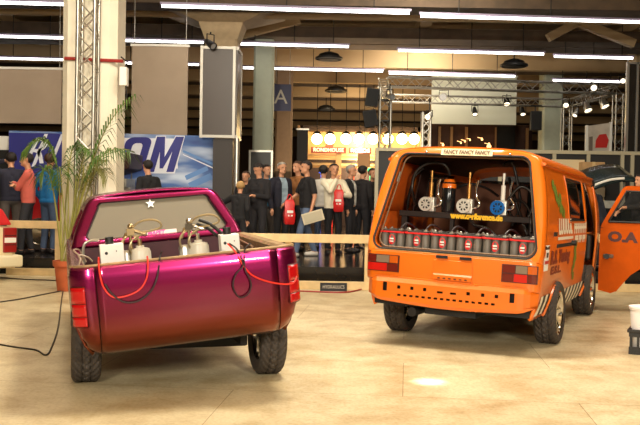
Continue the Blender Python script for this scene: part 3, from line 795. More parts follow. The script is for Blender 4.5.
for x in (-.42, .42):
    st = MB(); st.box((x, 2.62, 1.06), (.50, .14, .66), (-.15, 0, 0)); st.box((x, 2.55, 1.46), (.28, .10, .18)); st.box((x, 2.88, .78), (.50, .50, .16)); st.bb((x - .2, 2.65, .5), (x + .2, 3.05, .72)); st.build('seat', SEAT, vn, bevel=.04)
mb = MB(); mb.bb((-.80, 3.72, .80), (.80, 4.12, 1.14)); mb.build('dashboard', BLACK, vn, bevel=.04)
mb = MB(); mb.bb((-.78, 1.95, .50), (.30, 1.99, 1.70)); mb.build('bulkhead', M('bulkhead_board', (110, 62, 34), .7, var=.25, vscale=3), vn)
# front
mb = MB(); mb.grid([[(x * (vx(z) - .05 - .10 * max(0, (y - 4.1))), y + .12 * math.sqrt(max(0, 1 - x * x)), z) for x in arange(-1, 1, 12)] for y, z in ((4.24, .42), (4.30, .55), (4.33, .9), (4.28, 1.16))]); mb.build('front_panel', ORANGE, vn, smooth=True, solid=.02)
mb = MB(); mb.grid([[(x * (vx(1.16 + t * .62) - .10), 4.26 - .60 * t + .10 * (1 - x * x), 1.17 + .62 * t) for x in arange(-1, 1, 8)] for t in arange(0, 1, 4)]); mb.build('windscreen', VGL, vn, smooth=True, solid=.005)
for s in (-1, 1): mb = MB(); mb.tube([(s * (vx(1.16 + t * .64) - .055), 4.20 - .60 * t, 1.16 + .66 * t) for t in arange(0, 1, 6)], .035, 8); mb.build('windscreen_pillar', ORANGE, vn, smooth=True)
for c, s in (((-.785, .95, .31), -1), ((.785, .95, .31), 1), ((-.785, 3.38, .31), -1), ((.785, 3.38, .31), 1)):
    wheel(vn, VNA, VNB, c, .315, .225, s, .215, 'eight')
mb = MB(); mb.bb((-.6, .88, .27), (.6, 1.0, .34)); mb.bb((-.6, 3.3, .27), (.6, 3.42, .34)); a_ = mb.build('axle', UNDER, vn); a_.matrix_local = VNB.inverted() @ VNA
# front door swung wide open (hinged on the windscreen pillar)
DA = Matrix.Translation((.895, 3.80, 0)) @ Matrix.Rotation(.0, 4, 'Z')
dp = [(.015, .43), (.17, .40), (.24, .43), (.31, .53), (.40, .65), (.52, .745), (.68, .79), (.98, .80), (1.0, .90), (1.02, 1.12), (.985, 1.34), (.955, 1.70), (.92, 1.80), (.30, 1.80), (.255, 1.775), (.02, 1.30), (.0, 1.1)]
hole = [(.10, 1.325), (.30, 1.73), (.885, 1.73), (.915, 1.345)]
def ring_between(hole, outer, n):
    H = densify(hole + [], .05); cz = 1.53; cx = .55; O = []
    segs = list(zip(outer, outer[1:] + outer[:1]))
    for hx, hz in H:
        d = Vector((hx - cx, hz - cz)); best = None
        for (ax, az), (bx, bz) in segs:
            e = Vector((bx - ax, bz - az)); det = d.x * (-e.y) + e.x * d.y
            if abs(det) < 1e-9: continue
            qx, qz = ax - cx, az - cz
            t = (qx * (-e.y) + e.x * qz) / det; u = (d.x * qz - d.y * qx) / det
            if t > 0 and -1e-6 <= u <= 1 + 1e-6: best = t if best is None else min(best, t)
        O.append((cx + d.x * best, cz + d.y * best))
    return H, O
upper = [(u, z) for u, z in dp if z >= 1.1] ; upper = [(.0, 1.24)] + [(1.0, 1.24)] + [p for p in dp[10:]][:-1]
H, O = ring_between(hole, upper, 0)
lower = [p for p in dp if p[1] <= 1.12] + [(1.0, 1.24), (.0, 1.24)]
lower = [dp[0]] + dp[1:10] + [(1.0, 1.24), (.005, 1.24), (.0, 1.1)]
DF = lambda u, z, t: (.895 + u, 3.80 + t + .0, z)
mb = MB(); mb.prism(lower, DF, .0, .06)
n = len(H)
mb.grid([[DF(u, z, t) for u, z in P] for P, t in ((O, 0), (H, .005), (H, .05), (O, .06), (O, 0))], closed=True)
door = mb.build('front_door', M('door_paint', (192, 80, 6), .6, var=.10, spec=.08), vn, merge=.0005)
mb = MB(); mb.add([DF(u, z, .03) for u, z in hole], [(0, 1, 2, 3)]); mb.build('door_glass', M('clear_glass', (40, 42, 40), .04, alpha=.10, spec=.2), door, solid=.004)
mb = MB(); mb.tube([DF(u, z, -.004) for u, z in hole + hole[:1]], .014, 6); mb.build('glass_seal', GASK, door, smooth=True)
mb = MB(); mb.bb((.95, 3.775, .855), (1.08, 3.80, .905)); mb.build('door_latch_plate', M('latch_dull', (110, 84, 64), .5, .3), door, bevel=.01)
mb = MB(); mb.cyl((1.0, 3.79, .875), (1.0, 3.745, .875), .035, n=16); mb.build('handle', BLACK, door, smooth=True)
DK = M('dark_rust_paint', (74, 26, 12), .55)
text_obj('door_lettering', 'O.A C', .17, lambda u, v: DF(.38 + u, 1.13 + v, -.004), DK, door, bold=.010, fit_w=.56)
# markings on the side
def on_side(y0, z0, k=0.0): return lambda u, v: side_pt(1, y0 + u, z0 + v, .004 + k)
WINK, GINK, RINK = M('white_sign_paint', (236, 226, 205), .5), M('green_spray_paint', (104, 128, 40), .6), M('dark_red_paint', (128, 40, 14), .55)
mb = MB(); mb.grid([[side_pt(1, y, z, .004) for z in (1.135, 1.165)] for y in arange(.74, 1.72, 8)]); mb.build('sign_band', WINK, vn)
text_obj('side_lettering', 'LUUUUL', .20, on_side(1.22, 1.26), WINK, vn, bold=.012, fit_w=.86)
text_obj('side_lettering', 'FFFFFFF', .16, on_side(2.25, 1.245), WINK, vn, bold=.010, fit_w=.95)
text_obj('side_lettering', 'FF FF FF', .10, on_side(2.25, 1.12), WINK, vn, bold=.008, fit_w=.8)
text_obj('side_lettering', 'R.S. Tuning', .17, on_side(1.0, .965), RINK, vn, bold=.010, fit_w=1.15)
text_obj('side_lettering', 'E.S.L.', .10, on_side(.80, .84), RINK, vn, bold=.006, fit_w=.6)
mb = MB(); mb.grid([[side_pt(1, y, z, .006) for z in (1.06, 1.095)] for y in arange(.72, 1.70, 6)]); mb.build('door_rail', MATTE, vn, solid=.012)
mb = MB(); mb.cyl(side_pt(1, 1.66, 1.09, .0), side_pt(1, 1.66, 1.09, .05), .03); mb.build('side_handle', BLACK, vn)
mb = MB(); mb.bb((.885, .36, 1.18), (.895, .52, 1.22)); mb.build('side_vent', MATTE, vn)
# green graffiti blots of irregular outline
r2 = random.Random(5)
for gi, (y0, z0, r) in enumerate(((.62, 1.66, .07), (.72, 1.60, .09), (.80, 1.53, .07), (.92, 1.50, .10), (1.02, 1.44, .08), (1.12, 1.40, .06), (.98, 1.56, .05), (1.92, 1.02, .08), (1.98, .90, .10), (1.9, .80, .08), (2.0, .72, .07), (2.02, 1.08, .05))):
    if gi in (0, 7): mb = MB()
    n = 11; pts = [(y0 + 1.0 * r * r2.uniform(.5, 1.2) * math.cos(2 * PI * i / n), z0 + r * r2.uniform(.5, 1.2) * math.sin(2 * PI * i / n)) for i in range(n)]
    mb.add([side_pt(1, y, z, .0035) for y, z in pts], [tuple(range(n))])
    if gi in (6, 11): mb.build('graffiti', GINK, vn)
# sticker sheet on the rear corner
mb = MB(); mb.grid([[side_pt(1, y, z, .005) for z in (.86, 1.10)] for y in (.10, .20, .30)]); st = mb.build('sticker', M('sticker_white', (245, 243, 238), .5), vn)
mb = MB(); mb.grid([[side_pt(1, y, z, .007) for z in (1.06, 1.09)] for y in (.11, .29)]); mb.grid([[side_pt(1, y, z, .007) for z in (.985, 1.03)] for y in (.16, .25)]); mb.build('sticker_print', BLACK, st)
mb = MB(); mb.grid([[side_pt(1, y, z, .007) for z in (.925, .955)] for y in (.11, .29)]); mb.build('sticker_band', REDP, st)
# black and white slanted sill stripes
SBL = M('stripe_black', (30, 24, 20), .5)
for cells, zz_, wd_ in (([(1.38 + .25 * i, 1) for i in range(6)], (.405, .47, .53, .60), .125), ([(.07, 0), (.31, 0)], (.44, .50, .56, .62), .12)):
    mb = MB(); wb_ = MB()
    for y0, lead in cells:
        for tgt, dy in ((wb_, 0), (mb, wd_)):
            tgt.grid([[side_pt(1, y0 + dy + (z - zz_[0]) * .6 + e, z, .005) for e in (0, wd_ * .5, wd_)] for z in zz_])
    mb.build('dark_stripe', SBL, vn); wb_.build('white_stripe', WINK, vn)
# sign plate on the roof edge
yp = vrear(1.944)
TP = lambda u, v: (u, yp + .002 + v * .35 - .012, 1.942 + v)
mb = MB(); mb.grid([[TP(u, v) for u in arange(-.225, .285, 4)] for v in (-.032, .032)]); sp = mb.build('sign_plate', M('sign_cream', (226, 208, 170), .5), vn, solid=.004, off=1)
text_obj('sign_lettering', 'FANCY FANCY FANCY', .055, lambda u, v: (u + .03, yp + v * .35 - .0215, 1.942 + v), M('sign_ink', (96, 70, 48), .6), sp, bold=.002, fit_w=.46)
mb = MB()
for x in (-.38, .45): mb.sphere((x, vrear(1.935) - .004, 1.935), .014)
mb.build('roof_stop', CHROME, vn, smooth=True)
mb = MB(); mb.grid([[side_pt(-1, y, z, -.062) for z in (1.64, 1.74)] for y in (.40, .55)]); mb.build('inner_sticker', M('sticker_white', (245, 243, 238), .5), vn, solid=.004)
# mounting bar
mb = MB(); mb.bb((-.74, .58, 1.285), (.74, .66, 1.345)); mb.bb((-.72, .60, .965), (-.66, .66, 1.29)); mb.bb((.60, .60, .965), (.66, .66, 1.29)); mb.bb((-.2, .60, .965), (-.16, .66, 1.29)); bar = mb.build('mounting_bar', RACK, vn, bevel=.006)
YEL = M('yellow_sticker', (248, 196, 28), .5)
text_obj('bar_lettering', 'www.carforence.de', .075, lambda u, v: (.08 + u, .577, 1.318 + v), YEL, bar, bold=.006, fit_w=.54)

# ---- batteries
BGREY, BTOP, BDARK, BRED = M('battery_grey', (98, 92, 84), .5, var=.1), M('battery_top_red', (200, 26, 26), .4), M('battery_base', (56, 52, 48), .6), M('battery_logo_red', (212, 30, 34), .4)
def battery():
    o = empty('battery')
    b = MB()
    for y in (-.043, .043):
        for x in (-.082, 0, .082): b.lathe([(0, .0), (.040, .0), (.041, .01), (.041, .168), (.038, .172), (0, .172)], c=(x, y, 0), n=18)
    b.build('cell_case', BGREY, o, smooth=True)
    b = MB(); b.bb((-.122, -.08, -.0), (.122, .08, .028)); b.build('base', BDARK, o, bevel=.008)
    b = MB(); b.bb((-.124, -.087, .170), (.124, .087, .186)); b.build('cover', BTOP, o, bevel=.005)
    b = MB(); b.bb((-.10, -.07, .186), (.10, .07, .200)); b.bb((-.03, -.03, .2), (.03, .03, .212)); b.build('lid', BDARK, o, bevel=.004)
    for x in (-.085, .085):
        b = MB(); b.lathe([(.012, .186), (.012, .222), (.008, .226), (0, .226)], c=(x, -.045, 0), n=12); b.box((x, -.045, .206), (.04, .035, .012)); b.build('terminal', STEEL, o, smooth=True)
    b = MB(); b.prism([(.034 * math.cos(2 * PI * i / 20), .034 * math.sin(2 * PI * i / 20)) for i in range(20)], lambda u, v, t: (u, -.043 - math.sqrt(max(0, .0425 ** 2 - u * u)) - t, .105 + v * 1.45), .0, .002); lg = b.build('logo', BRED, o, smooth=True)
    b = MB()
    for z, h in ((.112, .007), (.086, .005)): b.grid([[(u, -.0465 - math.sqrt(.0425 ** 2 - u * u), z + v) for v in (-h, h)] for u in arange(-.02, .02, 6)])
    b.build('logo_mark', WHITE, lg)
    return o
names6 = ['outermost battery of the front row, below the white inner sticker', 'second battery of the front row counted from the side of the inner sticker', 'third battery of the front row, ahead of the silver middle pump', 'fourth battery of the front row, below the yellow web lettering', 'fifth battery of the front row, below the blue pump', 'last battery of the front row, at the corner above the amber lamp']
back6 = ['battery in the back row behind the outermost front battery', 'battery in the back row behind the second front battery', 'battery in the back row behind the third front battery', 'battery in the back row behind the fourth front battery', 'battery in the back row behind the fifth front battery', 'battery in the back row behind the last front battery']
proto = battery()
for rowi, (y, labs, grp) in enumerate(((.220, names6, 'front row of batteries in the van'), (.412, back6, 'back row of batteries in the van'))):
    for i in range(6):
        o = proto if rowi == 0 and i == 0 else copy_tree(proto)
        o.matrix_world = VNB @ Matrix.Translation((-.645 + i * .258, y + rnd.uniform(-.004, .004), .949)); tag(o, labs[i], 'battery', grp)
# bus cables across the battery tops
for i in range(5):
    x = -.645 + i * .258
    P = [VNB @ Vector(q) for q in spline([(x + .085, .16, 1.173), (x + .12, .20, 1.218), (x + .16, .24, 1.208), (x + .175, .355, 1.173)], 5)]
    b = MB(); b.tube(P, .009, 8); tag(b.build('battery_cable', BLK, smooth=True), ['short black jumper cable on the first and second batteries', 'short black jumper cable on the second and third batteries', 'short black jumper cable on the third and fourth batteries', 'short black jumper cable on the fourth and fifth batteries', 'short black jumper cable on the fifth and last batteries'][i], 'cable', 'jumper cables on the van batteries')
# ---- pumps on the bar
BLUE = M('blue_anodised', (26, 108, 190), .3, .6)
def van_pump(px, lab, disc, extra):
    p = on_plane(px, 205, VNB, .60)
    o = empty('hydraulic_pump', mw=VNB @ Matrix.Translation((p.x, .62, 1.347)), label=lab, cat='hydraulic pump', group='hydraulic pumps on the mounting bar of the van')
    b = MB(); b.bb((-.055, -.03, 0), (.065, .06, .15)); b.bb((-.03, -.05, .02), (.04, -.03, .12)); b.build('block', M('cast_silver', (226, 222, 212), .35, .6), o, bevel=.008)
    b = MB(); b.lathe([(0, .0), (.068, .0), (.072, .008), (.072, .03), (.0, .03)], c=(-.015, -.03, .075), axis=(0, -1, 0), n=26)
    b.lathe([(.05, .031), (.05, .042), (.072, .042), (.072, .031)], c=(-.015, -.03, .075), axis=(0, -1, 0), n=26)
    b.lathe([(0, .031), (0, .048), (.02, .048), (.02, .031)], c=(-.015, -.03, .075), axis=(0, -1, 0), n=16)
    for i in range(8):
        t = 2 * PI * i / 8; b.box((-.015 + .038 * math.cos(t), -.067, .075 + .038 * math.sin(t)), (.04, .014, .012), (0, -t, 0))
    b.build('motor_face', disc, o, smooth=True)
    b = MB()
    for i in range(8):
        t = 2 * PI * (i + .5) / 8; b.cyl((-.015 + .036 * math.cos(t), -.0615, .075 + .036 * math.sin(t)), (-.015 + .036 * math.cos(t), -.0640, .075 + .036 * math.sin(t)), .0125, n=10)
    b.build('motor_slot', MATTE, o)
    b = MB(); b.cyl((.02, .0, .15), (.02, .0, .30), .022, n=14); b.cyl((.02, .0, .30), (.02, .0, .36), .010, n=10); b.cyl((.02, .0, .36), (.02, .0, .42), .014, n=10); b.build('valve_column', M('amber_brass', (190, 140, 74), .3, .85) if disc is not BLUE else WHITE, o, smooth=True)
    b = MB(); b.tube(spline([(.065, .0, .05), (.12, -.01, .07), (.135, -.01, .12), (.10, .0, .17), (.095, .0, .26), (.11, .0, .34)], 6), .014, 10); b.build('elbow_pipe', CHROME, o, smooth=True)
    if extra:
        b = MB(); b.lathe([(0, .0), (.065, .0), (.07, .01), (.07, .30), (.05, .33), (0, .33)], c=(.20, .03, .0), n=22); b.build('reservoir', M('dark_tank', (30, 32, 34), .2, .3), o, smooth=True)
        b = MB(); b.lathe([(.0, .34), (.05, .34), (.072, .29), (.0735, .25), (.071, .25)], c=(.20, .03, .0), n=22); b.build('tank_cap', ORANGE, o, smooth=True)
    return o
van_pump(428, 'silver pump next to the dark tank with an orange cap', M('cast_silver', (226, 222, 212), .35, .6), True)
van_pump(466, 'silver pump in the middle of the bar with no dark tank', M('cast_silver', (226, 222, 212), .35, .6), False)
van_pump(500, 'blue pump at the end of the bar by the yellow lettering', BLUE, False)
def hose(pts, r, lab, m=BLK, yl=.62):
    P = [VNB @ (on_plane(x, y, VNB, yl + dy)) for x, y, dy in pts]
    b = MB(); b.tube(spline(P, 6), r, 10); return tag(b.build('hydraulic_hose', m, smooth=True), lab, 'hose', 'black hoses inside the van')
HB = M('hose_black', (24, 20, 18), .4)
hose([(416, 206, .0), (412, 190, .1), (416, 172, .1), (430, 163, .1), (445, 165, .1), (450, 175, .15)], .016, 'thick hose arching up to the roof ahead of the orange-capped tank', HB)
hose([(407, 214, .2), (409, 196, .3), (414, 178, .4), (424, 168, .4)], .014, 'thin hose rising behind the first silver pump', HB)
hose([(508, 200, .0), (520, 187, .0), (531, 192, .02), (533, 206, .0), (526, 220, .0), (516, 222, .05), (508, 210, .1)], .017, 'hose looping in a wide ring at the amber lamp side of the van', HB)
hose([(509, 178, .2), (514, 196, .1), (520, 214, .05), (528, 236, -.1)], .016, 'hose hanging straight across the ring loop', HB)
hose([(503, 165, .1), (512, 163, .15), (517, 180, .15), (520, 205, .1), (512, 226, .0)], .014, 'hose falling from the roof beside the blue pump', HB)
hose([(510, 205, .1), (520, 200, .05), (530, 212, .0), (531, 232, -.1)], .014, 'hose curving down to the last battery', HB)
hose([(456, 188, .2), (470, 184, .3), (486, 188, .3), (498, 196, .2)], .013, 'hose slung between the middle pump and the blue pump', HB)
hose([(470, 216, .0), (474, 225, -.05), (486, 228, -.1), (496, 236, -.15)], .016, 'hose dropping below the yellow lettering', HB)
# ============================================================ trusses
def truss_mesh(p0, p1, wdt, r=.022, pitch=None, up=None):
    """box truss: four chords and zigzag webs on the four faces -> (chords, webs)"""
    p0, p1 = Vector(p0), Vector(p1); d = (p1 - p0); L = d.length; d.normalize()
    u = Vector(up) if up else (Vector((0, 0, 1)) if abs(d.z) < .9 else Vector((0, 1, 0)))
    a = d.cross(u).normalized(); b = a.cross(d).normalized(); h = wdt / 2
    cs = [a * h + b * h, a * -h + b * h, a * -h + b * -h, a * h + b * -h]
    ch, wb_ = MB(), MB()
    for c in cs: ch.cyl(p0 + c, p1 + c, r, n=10)
    n = max(1, round(L / (pitch or wdt)))
    for i in range(n):
        for q in range(4):
            c0, c1 = cs[q], cs[(q + 1) % 4]
            if (i + q) % 2: c0, c1 = c1, c0
            wb_.cyl(p0 + c0 + d * (L * i / n), p0 + c1 + d * (L * (i + 1) / n), r * .5, n=6, caps=False)
    return ch, wb_
def truss(name, p0, p1, wdt, lab, r=.022, m=STEEL, up=None, group=None, plate=True):
    ch, wb_ = truss_mesh(p0, p1, wdt, r, up=up)
    o = tag(ch.build(name, m, smooth=True), lab, 'truss', group)
    wb_.build('web_bars', m, o, smooth=True)
    if plate and abs(p1[2] - p0[2]) > 1:
        b = MB(); b.box((p0[0], p0[1], p0[2] + .01), (wdt + .12, wdt + .12, .02)); b.build('base_plate', m, o)
    return o
tc_ = at(86, 200, 12.92)
truss('lattice_truss', (tc_.x, 12.90, 0.0), (tc_.x + .02, 12.90, 6.28), .25, 'tall silver lattice truss standing against the broad cream column', r=.026)
RIG = STEEL
zt = 4.62
pA = at(387, 80, 24); pB = at(620, 88, 24.8); pC = at(567, 102, 28.6); pD = at(424, 98, 28.0)
truss('lighting_truss', (pA.x, 24, zt), (pB.x, 24.8, zt), .27, 'front horizontal truss of the lighting rig', group='horizontal trusses of the lighting rig')
truss('lighting_truss', (pD.x - 1.2, 28.0, zt), (pC.x, 28.6, zt), .24, 'rear horizontal truss of the lighting rig in front of the white screen', group='horizontal trusses of the lighting rig')
truss('lighting_truss', (pC.x + .15, 28.45, zt), (pB.x - .1, 25.0, zt), .24, 'side truss of the lighting rig above the red car poster', group='horizontal trusses of the lighting rig')
truss('lighting_truss', (pA.x - .1, 24.2, zt), (pD.x - 1.2, 27.8, zt), .24, 'side truss of the lighting rig next to the black loudspeakers', group='horizontal trusses of the lighting rig')
truss('truss_tower', (pA.x - .04, 24, .28), (pA.x - .04, 24, zt - .16), .30, r=.032, lab= 'truss tower of the lighting rig beside the black loudspeakers', group='upright trusses of the lighting rig')
truss('truss_tower', (pB.x, 24.8, .28), (pB.x, 24.8, zt - .1), .30, 'truss tower of the lighting rig beside the dark framed panel', group='upright trusses of the lighting rig')
truss('truss_tower', (pC.x, 28.6, .28), (pC.x, 28.6, zt - .1), .28, 'truss tower of the lighting rig in front of the pale column', group='upright trusses of the lighting rig')
x_ = at(426, 130, 27.2).x
truss('truss_tower', (x_, 27.2, .28), (x_, 27.2, 4.1), .24, 'brightly lit truss tower under the spotlight behind the van', m=ALU, r=.04, group='upright trusses of the lighting rig')
# spotlights on the rig
LENSM = M('spot_lens_lit', (255, 240, 210), .3, emit=(255, 236, 200), estr=3.2)
def rig_spot(px, py, Y, lab, aim=(0, -.7, -1), r=.09, body=None, lit=True):
    c = at(px, py, Y); d = Vector(aim).normalized()
    o = empty('spotlight', c, 0, lab, 'spotlight', 'spotlights on the lighting rig')
    b = MB(); b.lathe([(0, -.28), (r * .5, -.28), (r * .75, -.2), (r, -.02), (r, .03), (r * .9, .03), (r * .85, .0), (0, -.0)], axis=d, n=20); b.build('housing', body or BLACK, o, smooth=True)
    b = MB(); b.lathe([(0, .012), (r * .84, .006)], axis=d, n=20); b.build('lens', LENSM if lit else M('dull_lens', (150, 150, 150), .2), o, smooth=True)
    b = MB()
    side = d.cross(Vector((0, 0, 1))).normalized()
    b.tube([-d * .1 + side * r * 1.15, -d * .1 + side * r * 1.15 + Vector((0, 0, .2)), -d * .1 - side * r * 1.15 + Vector((0, 0, .2)), -d * .1 - side * r * 1.15], .014, 6)
    dz = max(.05, zt - .12 - c.z - .2) if c.z < zt - .3 else .05
    b.cyl(-d * .1 + Vector((0, 0, .2)), -d * .1 + Vector((0, 0, .2 + dz)), .016, n=8); b.build('bracket', MATTE, o)
    return o
rig_spot(475, 114, 28.25, 'lit white spotlight hanging lowest before the white screen')
rig_spot(507, 104, 28.35, 'black spotlight clamped to the rear truss at the white screen corner', r=.12)
rig_spot(523, 114, 28.4, 'lit spotlight just off the white screen above the van roof')
rig_spot(566, 105, 28.2, 'small lit spotlight at the corner over the far truss tower', aim=(-.3, -1, -.6), body=ALU)
rig_spot(575, 115, 27.95, 'drooping silver spotlight beside the far truss tower', aim=(-.5, -.5, -1), r=.08, body=ALU)
rig_spot(588, 110, 26.9, 'bulky silver spotlight under the side truss above the poster', aim=(.25, -.55, -1), r=.13, body=ALU)
rig_spot(605, 106, 25.8, 'silver spotlight under the side truss nearest the dark framed panel', aim=(.35, -.5, -1), r=.13, body=ALU)
rig_spot(594, 88, 24.3, 'lit white spotlight standing up on the front truss', aim=(-.5, -1, .1), body=WHITE)
rig_spot(623, 81, 24.75, 'small lit spotlight by the top of the dark framed panel', aim=(-.3, -1, .1), r=.08)
rig_spot(443, 97, 27.6, 'crumpled looking silver spotlight at the end of the rear truss', aim=(-.4, -1, -.3), r=.13, body=ALU, lit=False)
rig_spot(428, 117, 26.8, 'lit spotlight on top of the bright truss tower', aim=(-.6, -1, -.2), body=ALU)
rig_spot(392, 97, 23.6, 'round silver spotlight beside the truss tower with loudspeakers', aim=(.6, -1, -.2), body=ALU, lit=False)
# loudspeakers hung by the tower
def loudspeaker(px, py, Y, wdt, h, dp_, lab, tilt=0):
    c = at(px, py, Y); o = empty('loudspeaker', c, 0, lab, 'loudspeaker', 'black loudspeakers of the rig')
    b = MB(); b.prism([(-wdt / 2, -dp_ / 2), (wdt / 2, -dp_ / 2), (wdt * .36, dp_ / 2), (-wdt * .36, dp_ / 2)], lambda u, v, t: Matrix.Rotation(tilt, 3, 'Y') @ Vector((u, v, t)), -h / 2, h / 2); b.cyl((0, .0, h * .3), (0, .0, max(h * .5 + .1, zt - .1 - c.z)), .02, n=8).box((0, 0, zt - .12 - c.z), (.36, .36, .03)) if px > 500 else b.box(((pA.x - c.x) / 2, .45, 0), (abs(pA.x - c.x) + .2, .06, .06)).box((0, .25, 0), (.06, .45, .06)); b.build('cabinet', BLACK, o, bevel=.02)
    b = MB(); b.box((0, -dp_ / 2 - .008, 0), (wdt * .86, .012, h * .88)); b.v = [tuple(Matrix.Rotation(tilt, 3, 'Y') @ Vector(q)) for q in b.v]; b.build('grille', MATTE, o)
    return o
loudspeaker(372, 98, 23.5, .36, .50, .4, 'upper black loudspeaker hung on the truss tower', .12)
loudspeaker(370, 119, 23.5, .38, .46, .4, 'lower black loudspeaker hung on the truss tower, tilted', -.2)
loudspeaker(535, 121, 28.45, .36, .62, .4, 'black loudspeaker hanging between the white screen and the pale column')
# ceiling loudspeakers / round fittings
def ceil_ball(px, py, Y, lab):
    c = at(px, py, Y); o = empty('ceiling_speaker', c, 0, lab, 'ceiling speaker', 'round dark fittings under the hall roof')
    b = MB(); b.lathe([(0, .0), (.30, .02), (.34, .10), (.28, .20), (.1, .26), (0, .26)], n=24); b.build('shell', MATTE, o, smooth=True)
    b = MB(); b.lathe([(.36, .03), (.40, .05), (.40, .10), (.36, .12)], n=24); b.build('ring', BLACK, o, smooth=True)
    b = MB(); b.cyl((0, 0, .26), (0, 0, 6.3 - c.z), .02, n=6); b.build('rod', MATTE, o)
ceil_ball(263, 36, 24.3, 'round dark ceiling fitting beside the beige flared column')
ceil_ball(329, 61, 25, 'round dark ceiling fitting nearest above the bright stand')
ceil_ball(336, 93, 31, 'round dark ceiling fitting in the middle distance over the bright stand')
ceil_ball(326, 111, 37, 'farthest round dark ceiling fitting over the bright stand')
ceil_ball(514, 68, 25, 'round dark ceiling fitting over the corner of the white screen')
# ============================================================ hanging panels
GREYB = M('grey_beige_fabric', (168, 150, 130), .85, var=.06, vscale=2)
def hanging_panel(pxl, pxr, pyt, pyb, Y, m, lab, wires=True, th=.05, frame=None):
    a, b_ = at(pxl, pyt, Y), at(pxr, pyb, Y); o = empty('fabric_screen', (a.x, Y, b_.z), 0, lab, 'screen')
    wd, h = b_.x - a.x, a.z - b_.z
    b = MB(); b.bb((0, 0, 0), (wd, th, h)); b.build('panel', m, o, bevel=.005)
    b = MB(); b.bb((-.03, -.02, h), (wd + .03, th + .02, h + .05)); b.build('top_bar', frame or WHITE, o)
    if wires:
        for x in (.05, wd - .05): b = MB(); b.cyl((x, th / 2, h + .05), (x, th / 2, 6.28 - b_.z), .008, n=6); b.build('wire', STEEL, o)
    return o
hanging_panel(-30, 61, 68.5, 124, 19.2, GREYB, 'grey beige hanging screen at the frame edge beside the cream column')
hanging_panel(132, 187, 46, 142, 19.0, GREYB, 'tall grey beige hanging panel above the blue banner')
hanging_panel(432, 516, 76, 125, 29.3, M('screen_white', (226, 228, 206), .7), 'wide white screen hanging behind the lighting rig above the van')
# ============================================================ long blue banner
bl, br_ = at(9, 130.5, 18.5), at(215, 136, 18.5)
BW = br_.x - bl.x
o = empty('banner', (bl.x, 18.5, .28), 0, 'long blue and white printed banner wall behind the cream column and the pickup cab', 'banner')
def banner_mat():
    m = bpy.data.materials.new('banner_print'); m.use_nodes = True; nt = m.node_tree; b = nt.nodes['Principled BSDF']; b.inputs['Roughness'].default_value = .5
    tc = nt.nodes.new('ShaderNodeTexCoord'); mp = nt.nodes.new('ShaderNodeMapping'); mp.inputs['Rotation'].default_value = (0, .5, 0); mp.inputs['Scale'].default_value = (.35, 1, 1.3)
    nt.links.new(tc.outputs['Object'], mp.inputs['Vector'])
    n = nt.nodes.new('ShaderNodeTexNoise'); n.inputs['Scale'].default_value = 1.6; n.inputs['Detail'].default_value = 3; nt.links.new(mp.outputs['Vector'], n.inputs['Vector'])
    r = nt.nodes.new('ShaderNodeValToRGB'); e = r.color_ramp.elements
    e[0].position = .36; e[0].color = rgb((34, 54, 124)); e[1].position = .66; e[1].color = rgb((200, 214, 232))
    q = e.new(.50); q.color = rgb((70, 108, 172))
    nt.links.new(n.outputs['Fac'], r.inputs['Fac']); nt.links.new(r.outputs['Color'], b.inputs['Base Color']); return m
zt_ = bl.z - .28 + .0
BSL = (br_.z - bl.z) / BW
b = MB(); b.prism([(0, .55), (BW, .55), (BW, zt_ + BSL * BW), (0, zt_)], lambda u, v, t: (u, t, v), 0, .06); b.build('printed_sheet', banner_mat(), o)
b = MB()
for x in (.1, BW * .33, BW * .66, BW - .1): b.bb((x - .03, .06, 0), (x + .03, .14, zt_ - .2))
b.build('stand', STEEL, o)
BX = lambda px: at(px, 150, 18.5).x - bl.x
BZ = lambda px, py: at(px, py, 18.5).z - .28
NAVY, BWH, SKYB = M('banner_navy', (44, 46, 128), .5), M('banner_white', (226, 230, 238), .5), M('banner_blue', (96, 140, 200), .5)
b = MB(); b.bb((BX(119), -.004, BZ(140, 168)), (BX(178), -.002, BZ(140, 138))); b.build('lettering_ground', BWH, o)
def letter_fn(pl, wpx, slant, yt, yb):
    return lambda u, v, t: (BX(pl + u * wpx + slant * v), t, BZ(pl + u * wpx, yb + (yt - yb) * v))
mp_ = [(0, 0), (0, 1), (.30, 1), (.50, .42), (.70, 1), (1, 1), (1, 0), (.73, 0), (.73, .58), (.56, .10), (.44, .10), (.27, .58), (.27, 0)]
fn = letter_fn(147, 27, 10, 136.5, 172); b = MB(); b.prism(mp_, fn, -.014, -.006); b.build('banner_lettering', NAVY, o)
fn = letter_fn(146, 29, 10, 135.5, 173.5); b = MB(); b.prism([(0, 0), (0, 1), (.33, 1), (.50, .55), (.67, 1), (1, 1), (1, 0)], fn, -.006, -.0045); b.build('lettering_outline', BWH, o)
fn = letter_fn(117, 26, 10, 137, 172)
def rrect(a0, a1, b0, b1, r, ry):
    pts = []
    for cx, cy, t0 in ((a1 - r, b0 + ry, -PI / 2), (a1 - r, b1 - ry, 0), (a0 + r, b1 - ry, PI / 2), (a0 + r, b0 + ry, PI)):
        pts += [(cx + r * math.cos(t0 + PI / 2 * q / 5), cy + ry * math.sin(t0 + PI / 2 * q / 5)) for q in range(6)]
    return pts
OO, OI = rrect(0, 1, 0, 1, .3, .18), rrect(.30, .70, .17, .83, .15, .1)
b = MB(); b.grid([[fn(u, v, t) for u, v in P] for P, t in ((OO, -.006), (OO, -.014), (OI, -.014), (OI, -.006))], closed=True); b.build('banner_lettering', NAVY, o)
b = MB(); b.bb((BX(9), -.004, BZ(30, 185)), (BX(66), -.002, BZ(30, 133))); b.build('lettering_ground', NAVY, o)
text_obj('banner_lettering', 'R', .8, lambda u, v: (BX(33) + u, -.008, BZ(33, 152) + v), BWH, o, bold=.0, shear=.45, fit_w=.50)
